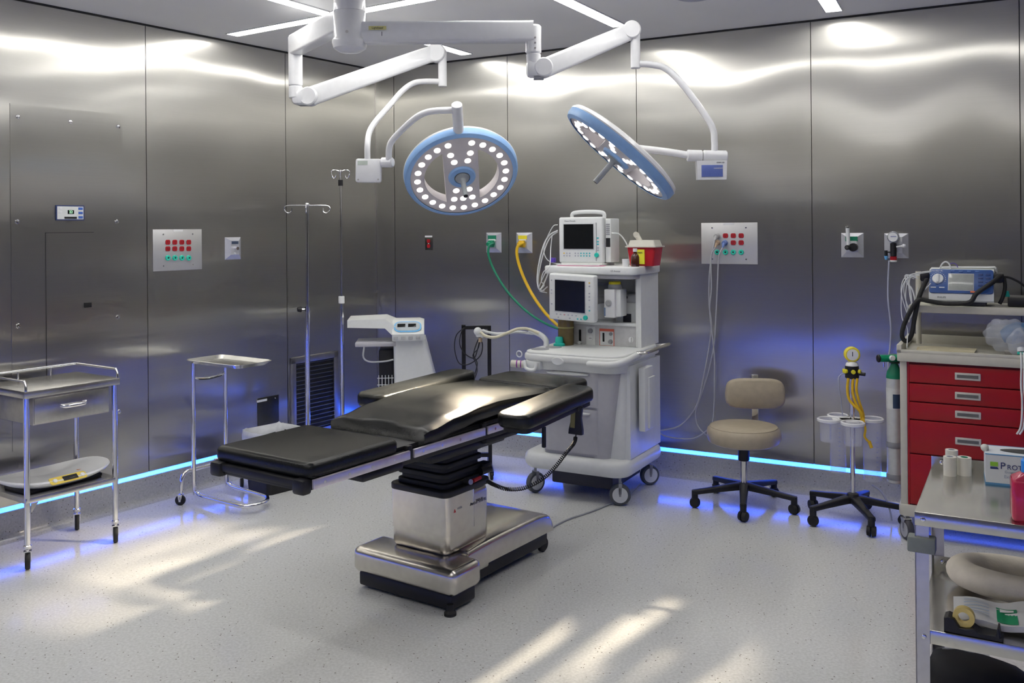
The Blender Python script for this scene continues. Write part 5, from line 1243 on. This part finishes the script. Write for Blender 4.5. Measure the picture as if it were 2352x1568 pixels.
G().tube([(-w2 + .05, .10, H_), (-w2 + .06, .10, H_ + .006), (w2 - .03, .10, H_ + .008), (w2 + .012, .10, H_ + .004), (w2 + .014, .10, H_ - .06)], .009, 8, 3, flat=(2, .8)).build('carrying_handle', PLAST, t)
G().b2((-w2 + .03, -.0, 0), (w2 - .03, .15, .024), .004).build('feet_tray', mat('deep grey', (.06, .06, .08), .5), t)
for s in (-1, 1): G().b2((s * (w2 + .004), .0, .12), (s * (w2 + .05), .10, .17), .012).build('paddle', BLACK, t)
pd = [(w2 + .04, -.005, .15), (w2 + .02, -.05, .12), (w2 - .03, -.075, .075), (.06, -.085, .03), (-.04, -.085, .018), (-.13, -.08, .025), (-w2 + .01, -.085, .05)]
G().tube([(w2 + .04, .02, .16), (w2 + .0, -.04, .125), (w2 - .07, -.06, .07), (.04, -.065, .024), (-.06, -.065, .014), (-w2 - .0, -.07, .025), (-w2 - .05, -.075, .03), (-w2 - .085, -.08, -.02), (-w2 - .12, -.08, -.10), (-w2 - .13, -.08, -.16), (-w2 - .11, -.075, -.185), (-w2 - .085, -.07, -.15), (-w2 - .07, -.065, -.06), (-w2 - .05, -.055, .04), (-w2 - .03, -.03, .10), (-w2 - .01, .03, .15)], .0115, 12, 6).build('paddle_cable', RUB, t)
G().tube([(w2 + .05, .05, .15), (w2 + .055, .03, .10), (w2 + .045, .02, .05), (w2 + .03, .02, .015)], .009, 10, 4).build('short_cable', RUB, t)
t2 = thing('electrode_leads', 'bundle of white leads looping down at the left of the defibrillator', 'cable', FK)
random.seed(5)
def kl(pts, r_=.0026): G().tube([kp(x, y, yc) for x, y, yc in pts], r_, 6, 6).build('lead', PLAST, t2)
kl([(2140, 622, .14), (2110, 626, .13), (2080, 636, .12), (2070, 660, .12), (2074, 690, .12), (2090, 730, .12), (2100, 700, .12), (2108, 660, .13)])
kl([(2138, 624, .14), (2105, 630, .13), (2084, 640, .12), (2076, 665, .12), (2084, 700, .12), (2095, 712, .12), (2092, 670, .12), (2084, 634, .12)])
kl([(2112, 632, .13), (2090, 634, .12), (2074, 655, .11), (2070, 690, .11), (2072, 730, .10), (2084, 755, .09), (2083, 800, .05)])
kl([(2108, 640, .13), (2092, 636, .12), (2088, 660, .12), (2092, 690, .12), (2100, 700, .12), (2108, 690, .13), (2120, 670, .13), (2138, 650, .13)])
kl([(2100, 640, .13), (2086, 640, .12), (2080, 680, .12), (2086, 720, .12), (2088, 740, .12), (2094, 705, .12), (2088, 665, .12), (2086, 640, .12)])
kl([(2104, 636, .13), (2080, 632, .12), (2084, 650, .12), (2094, 662, .12), (2100, 680, .12), (2102, 694, .12)], .004)
G().tube([kp(2158, 618, .22), kp(2164, 606, .22), kp(2172, 601, .22), kp(2180, 606, .22), kp(2184, 618, .22)], .004, 8, 5).build('white_loop', PLAST, t2)
G().tube([kp(2180, 607, .24), kp(2188, 604, .24), kp(2196, 607, .24), kp(2200, 614, .24)], .002, 8, 5).build('violet_loop', mat('violet plug', (.10, .05, .42), .4), t2)
# black case and cord at the right end of the shelf
xq = kp(2330, 690, .22).x
t = thing('black_case', 'flat black case with green tab at the right end of the upper shelf', 'case', FK, (xq + .10, .27, zu))
G().box((.0, 0, .025), (.26, .18, .05), .008).build('case_body', BLACK, t); G().box((.03, -.06, .053), (.05, .03, .006), .002).build('white_tag', PLAST, t)
G().cyl((-.135, -.05, .05), (-.135, -.05, .078), .016, .010, n=14).build('green_tab', TEAL, t)
p = kp(2310, 640, .25)
g = G().tube([kp(2285, 640, .25), kp(2310, 636, .25), kp(2330, 642, .25), kp(2352, 656, .25), kp(2390, 690, .26)], .0055, 8, 6).build('black_cable', RUB); put(g, FK); tag(g, 'black cable running right from the defibrillator', 'cable')
# breathing bag in clear wrapping, with a hanging tube
p = FK.pz(2322, 790, zt1 - .02)
t = thing('breathing_bag', 'clear wrapped breathing bag on the red cart with tubing hanging down', 'breathing bag', FK, (kp(2318, 790, .06).x, .09, zt1 - .028))
random.seed(11)
def crumple(g, c_, rad, sc, n=18, amp=.18, seed=1):
    rnd = random.Random(seed); tb = bmesh.new(); bmesh.ops.create_icosphere(tb, subdivisions=4, radius=rad)
    for v in tb.verts:
        k = 1 + amp * (math.sin(v.co.x * 90 + seed) * math.cos(v.co.y * 70 + seed * 2) + math.sin(v.co.z * 120 + v.co.y * 50) * .6 + rnd.uniform(-.12, .12))
        v.co = Vector((v.co.x * sc[0] * k, v.co.y * sc[1] * k, v.co.z * sc[2] * k))
    return g._add(tb, Matrix.Translation(c_))
crumple(G(), (-.01, .02, .098), .085, (1.2, .8, .95), seed=2, amp=.10).build('wrapping', CLEARB, t, 50)
G().lathe([(0, -.07), (.03, -.065), (.05, -.03), (.052, .02), (.035, .055), (0, .065)], 24, Matrix.Translation((.03, .03, .11)) @ Matrix.Rotation(R(70), 4, 'Y')).build('blue_bag', mat('pale blue bag', (.12, .26, .50), .3, trans=.4), t)
crumple(G(), (.04, -.045, .07), .06, (.8, .6, 1.1), seed=4, amp=.12).build('mask_cup', CLEARB, t, 50)
G().cyl((.05, -.07, .05), (.052, -.078, .03), .018, n=16).build('valve', mat('milky clear', (.75, .77, .78), .15), t)
G().cyl((.035, -.09, .025), (.065, -.09, .025), .007, n=10).build('teal_ring', TEAL, t)
for dx in (0, .012):
    G().tube([(.05 + dx, -.10, .03), (.052 + dx, -.125, -.02), (.05 + dx, -.128, -.12), (.054 + dx, -.128, -.20), (.052 + dx, -.128, -.28), (.045 + dx, -.128, -.33), (.03 + dx, -.13, -.36)], .0045, 8, 6).build('hanging_tube', PLAST, t)

# ------------------------------------------------------------------ steel cart in front, right
FS = Frame(1.048, 2.417, A_R)
t = thing('utility_cart', 'steel three-shelf utility cart cut by the right border in front', 'cart', FS)
DS, WS, ZS = .505, .80, .85
def sp(px_, py_, z): return FS.pz(px_, py_, z)
ang = mat('angle steel', (.62, .61, .60), .30, .9, var=.05)
for x, sx in ((0, 1), (WS, -1)):
    for y, sy in ((0, 1), (DS, -1)):
        g = G().b2((x, y, .11), (x + sx * .034, y + sy * .003, ZS - .002)).b2((x, y, .11), (x + sx * .003, y + sy * .042, ZS - .002)); g.build('corner_post', ang, t)
for nm, z in (('shelf', ZS), ('shelf', .545), ('shelf', .225)):
    i_ = 0 if z == ZS else .004
    g = G().b2((i_, i_, z - .003), (WS - i_, DS - i_, z)).b2((i_, i_ - .001, z - .035), (WS - i_, i_ + .003, z + .0005), .001).b2((i_, i_, z - .035), (i_ + .003, DS - i_, z))
    g.b2((i_, DS - i_ - .003, z - .03), (WS - i_, DS - i_, z + .035)).b2((WS - i_ - .003, i_, z - .035), (WS - i_, DS - i_, z))
    g.build(nm, mat('shelf steel', (.60, .59, .56), .20, 1.0, var=.06, vscale=12), t)
g = G()
for z in (ZS - .018, .545 - .018, .228 - .018):
    g.lathe([(0, .004), (.005, .003), (.007, 0)], 12, Matrix.Translation((.02, -.0005, z)) @ Matrix.Rotation(R(90), 4, 'X'))
for z in (ZS + .02, .545 + .02): g.lathe([(0, .004), (.005, .003), (.007, 0)], 12, Matrix.Translation((.03, DS - .008, z)) @ Matrix.Rotation(R(90), 4, 'X'))
g.build('bolts', CHROME, t)
z = FS.py(2100, 1248, 0).z
G().b2((-.018, -.012, z - .02), (.050, .03, z + .02), .005).build('corner_bumper', mat('bumper grey', (.20, .22, .21), .6), t)
for x, y, rz in ((.02, .02, .4), (WS - .02, .02, 1), (.02, DS - .02, 2), (WS - .02, DS - .02, 3)): castor(t, x, y, .12, r=.05, wd=.026, rz=rz, off=.02)
def on(px_, py_, z=ZS): p_ = sp(px_, py_, z); return (p_.x, p_.y, z)
def roll(px_, py_, r_, h_, label, core):
    x, y, z_ = on(px_, py_)
    o = G().lathe([(r_ * .55, 0), (r_, 0), (r_, h_), (r_ * .55, h_), (r_ * .55, 0)], 36)
    t = thing('tape_roll', label, 'tape', FS, (x, y, z_))
    o.build('tape', mat('tape cream', (.76, .74, .66), .5, var=.03), t)
    G().lathe([(r_ * .55, .001), (r_ * .55, h_ + .0005), (r_ * .45, h_ + .0005), (r_ * .45, .001)], 24).build('core', core, t)
roll(2182, 1091, .0180, .056, 'wider roll of white tape, front left of the three', mat('core pale', (.45, .48, .55), .5))
roll(2215, 1090, .0195, .053, 'roll of white tape with green core, beside the glove box', mat('core green', (.05, .35, .22), .5))
roll(2186, 1074, .018, .056, 'roll of white tape mostly hidden behind the other two rolls', mat('core pale', (.45, .48, .55), .5))
# glove box
x, y, z = on(2264, 1111)
t = thing('glove_box', 'white and blue carton of gloves lettered PROTEC behind the pink bottle', 'box', FS, (x, y, z), R(4))
hB = .088
G().b2((0, 0, 0), (.24, .12, hB)).build('carton', mat('carton white', (.74, .78, .82), .5, var=.01), t)
G().b2((-.0004, -.0006, 0), (.2404, .0, .006)).b2((-.0006, -.0004, 0), (.0, .12, .008)).b2((-.0005, -.0006, hB - .002), (.2405, .003, hB + .0006)).b2((-.0005, .117, hB - .004), (.2405, .1205, hB + .0006)).build('blue_band', mat('carton blue', (.10, .30, .55), .5), t)
M_ = Matrix.Translation((.13, .06, hB + .001))
G().prism([(.09 * math.cos(a), .028 * math.sin(a)) for a in [i * math.pi / 12 for i in range(24)]], 0, .0008, 0, 1, M_).build('opening', BLACK, t)
crumple(G(), (.0, .05, hB + .004), .012, (.9, 1.2, .9), seed=7, amp=.25).build('glove_tip', mat('glove cream', (.70, .70, .66), .5), t)
text('P', .027, face(.044, -.0008, .056), mat('navy print', (.04, .06, .22), .5), 'brand_text', t); text('ROTEC', .0195, face(.086, -.0008, .0535), mat('navy print', (.04, .06, .22), .5), 'brand_text', t)
text('Guantes de', .011, face(.074, -.0008, .040), mat('pale print', (.42, .50, .62), .5), 'small_text', t); text('Exploración', .013, face(.078, -.0008, .026), mat('pale print', (.42, .50, .62), .5), 'small_text', t)
G().b2((.012, -.0012, .054), (.032, -.0004, .066)).build('green_mark', mat('mark green', (.30, .62, .06), .5), t)
G().prism([(.012, .046), (.034, .046), (.030, .052), (.012, .052)], .0004, .0012, 0, 1, UP).build('navy_mark', mat('navy print', (.04, .06, .22), .5), t)
# pink bottle
x, y, z = on(2356, 1200)
t = thing('antiseptic_bottle', 'square pink bottle of antiseptic with bright blue cap at the right border', 'bottle', FS, (x + .012, y + .03, z), R(6))
G().b2((-.045, -.035, 0), (.045, .035, .108), .010, 3).loft([[Vector((p[0], p[1], .106)) for p in rrect(-.042, -.032, .042, .032, .01)], [Vector((p[0], p[1], .122)) for p in rrect(-.02, -.02, .02, .02, .015)]]).build('bottle_body', mat('pink fluid', (.85, .05, .14), .12, trans=.35, var=.05), t)
G().lathe([(0, .118), (.021, .118), (.022, .122), (.022, .150), (.018, .155), (0, .155)], 24).build('cap', mat('cap blue', (.02, .28, .85), .35), t)
# donut pillow
z2 = .545
x, y, _ = on(2295, 1330, z2 + .06)
t = G().tube([(.150 * math.cos(2 * math.pi * k / 48), .118 * math.sin(2 * math.pi * k / 48), .045 + .012 * math.cos(2 * math.pi * k / 48 + 2)) for k in range(48)], .040, 18, closed=True, flat=(1.0, .92)).build('ring_pillow', mat('stockinette', (.72, .66, .55), .75, var=.07, vscale=22, bump=.4, bscale=160)); put(t, FS, (x + .05, y + .06, z2 + .002)); tag(t, 'cream cloth-wrapped ring pillow on the middle shelf', 'pillow')
# dressing packet
x, y, _ = on(2186, 1415, z2 + .03)
t = thing('dressing_packet', 'printed white dressing packet with green square behind the tape dispenser', 'packet', FS, (x, .135, z2), R(0))
tb = bmesh.new(); bmesh.ops.create_grid(tb, x_segments=18, y_segments=8, size=.5)
for v in tb.verts:
    v.co = Vector((v.co.x * .30, v.co.y * .125, .020 + .006 * math.sin(v.co.x * 14) + .005 * math.cos(v.co.y * 11 + v.co.x * 7)))
r_ = bmesh.ops.extrude_face_region(tb, geom=list(tb.faces))
for e in r_['geom']:
    if isinstance(e, bmesh.types.BMVert): e.co.z = max(.001, e.co.z - .016)
bmesh.ops.recalc_face_normals(tb, faces=tb.faces)
M_ = Matrix.Translation((.150, -.01, .014)) @ Matrix.Rotation(R(4), 4, 'Z') @ Matrix.Rotation(R(8), 4, 'X')
G()._add(tb, M_).build('paper_sleeve', mat('sleeve paper', (.66, .66, .66), .6, var=.05), t)
top = lambda x, y: .0205 + .006 * math.sin(x / .30 * 14) + .005 * math.cos(y / .125 * 11 + x / .30 * 7)
def patch(x0, x1, y0, y1, nm, m_, e=.0012, nx=6):
    tb = bmesh.new(); V = [[tb.verts.new((x0 + (x1 - x0) * i / nx, y0 + (y1 - y0) * j / 3, top(x0 + (x1 - x0) * i / nx, y0 + (y1 - y0) * j / 3) + e)) for j in range(4)] for i in range(nx + 1)]
    for i in range(nx):
        for j in range(3): tb.faces.new((V[i][j], V[i + 1][j], V[i + 1][j + 1], V[i][j + 1]))
    G()._add(tb, M_).build(nm, m_, t)
patch(-.048, .0, -.045, .035, 'green_square', mat('packet green', (.01, .28, .12), .5)); patch(-.040, -.008, .002, .018, 'white_marks', WHITE, .002)
for k in range(9): patch(-.125, -.065, -.04 + .0095 * k, -.0375 + .0095 * k, 'printed_line', mat('pale print', (.42, .50, .62), .5), .0015)
# tape dispenser
x, y, _ = on(2167, 1440, z2 + .01)
FTD = (x + .002, .034)
t = thing('tape_dispenser', 'black desk tape dispenser with yellow roll on the middle shelf', 'dispenser', FS, (FTD[0], FTD[1], z2), R(-2))
prof = [(x * .82, z * .82) for x, z in [(0, 0), (.165, 0), (.165, .012), (.158, .012), (.155, .040), (.150, .040), (.146, .018), (.10, .016), (.085, .026), (.062, .020), (.045, .020), (.030, .044), (.012, .050), (0, .044)]]
G().prism(prof, -.022, .022, .002, 1, UP).build('dispenser_body', BLACK, t)
o = G().lathe([(.014, -.009), (.026, -.009), (.026, .009), (.014, .009), (.014, -.009)], 34, Matrix.Translation((.045, 0, .040)) @ Matrix.Rotation(R(90), 4, 'X')).build('tape_roll', mat('tape yellow', (.72, .56, .18), .35), t)
# black pouch and clear bag on the lower shelf
z3 = .225
x, y, _ = on(2230, 1540, z3 + .08)
t = G().loft([[Vector((p[0] * k, p[1] * k, z)) for p in [(-.14, -.05), (-.13, .06), (-.10, .085), (.02, .08), (.10, .05), (.15, -.02), (.13, -.08), (-.05, -.09)]] for k, z in ((.8, .0), (1, .02), (1.03, .06), (.95, .09), (.6, .105))]).build('black_pouch', mat('black cloth', (.01, .01, .012), .8), None, 80); put(t, FS, (x + .02, y + .02, z3 + .001)); tag(t, 'black cloth pouch on the lowest shelf', 'pouch')
t = crumple(G(), (0, 0, .06), .075, (1.0, .8, .75), seed=9, amp=.12).build('plastic_bag', CLEARB, None, 50); put(t, FS, (max(.09, x - .16), y + .10, z3 + .004)); tag(t, 'crumpled clear plastic bag left of the black pouch', 'bag')
# bits on the mid shelf under packet
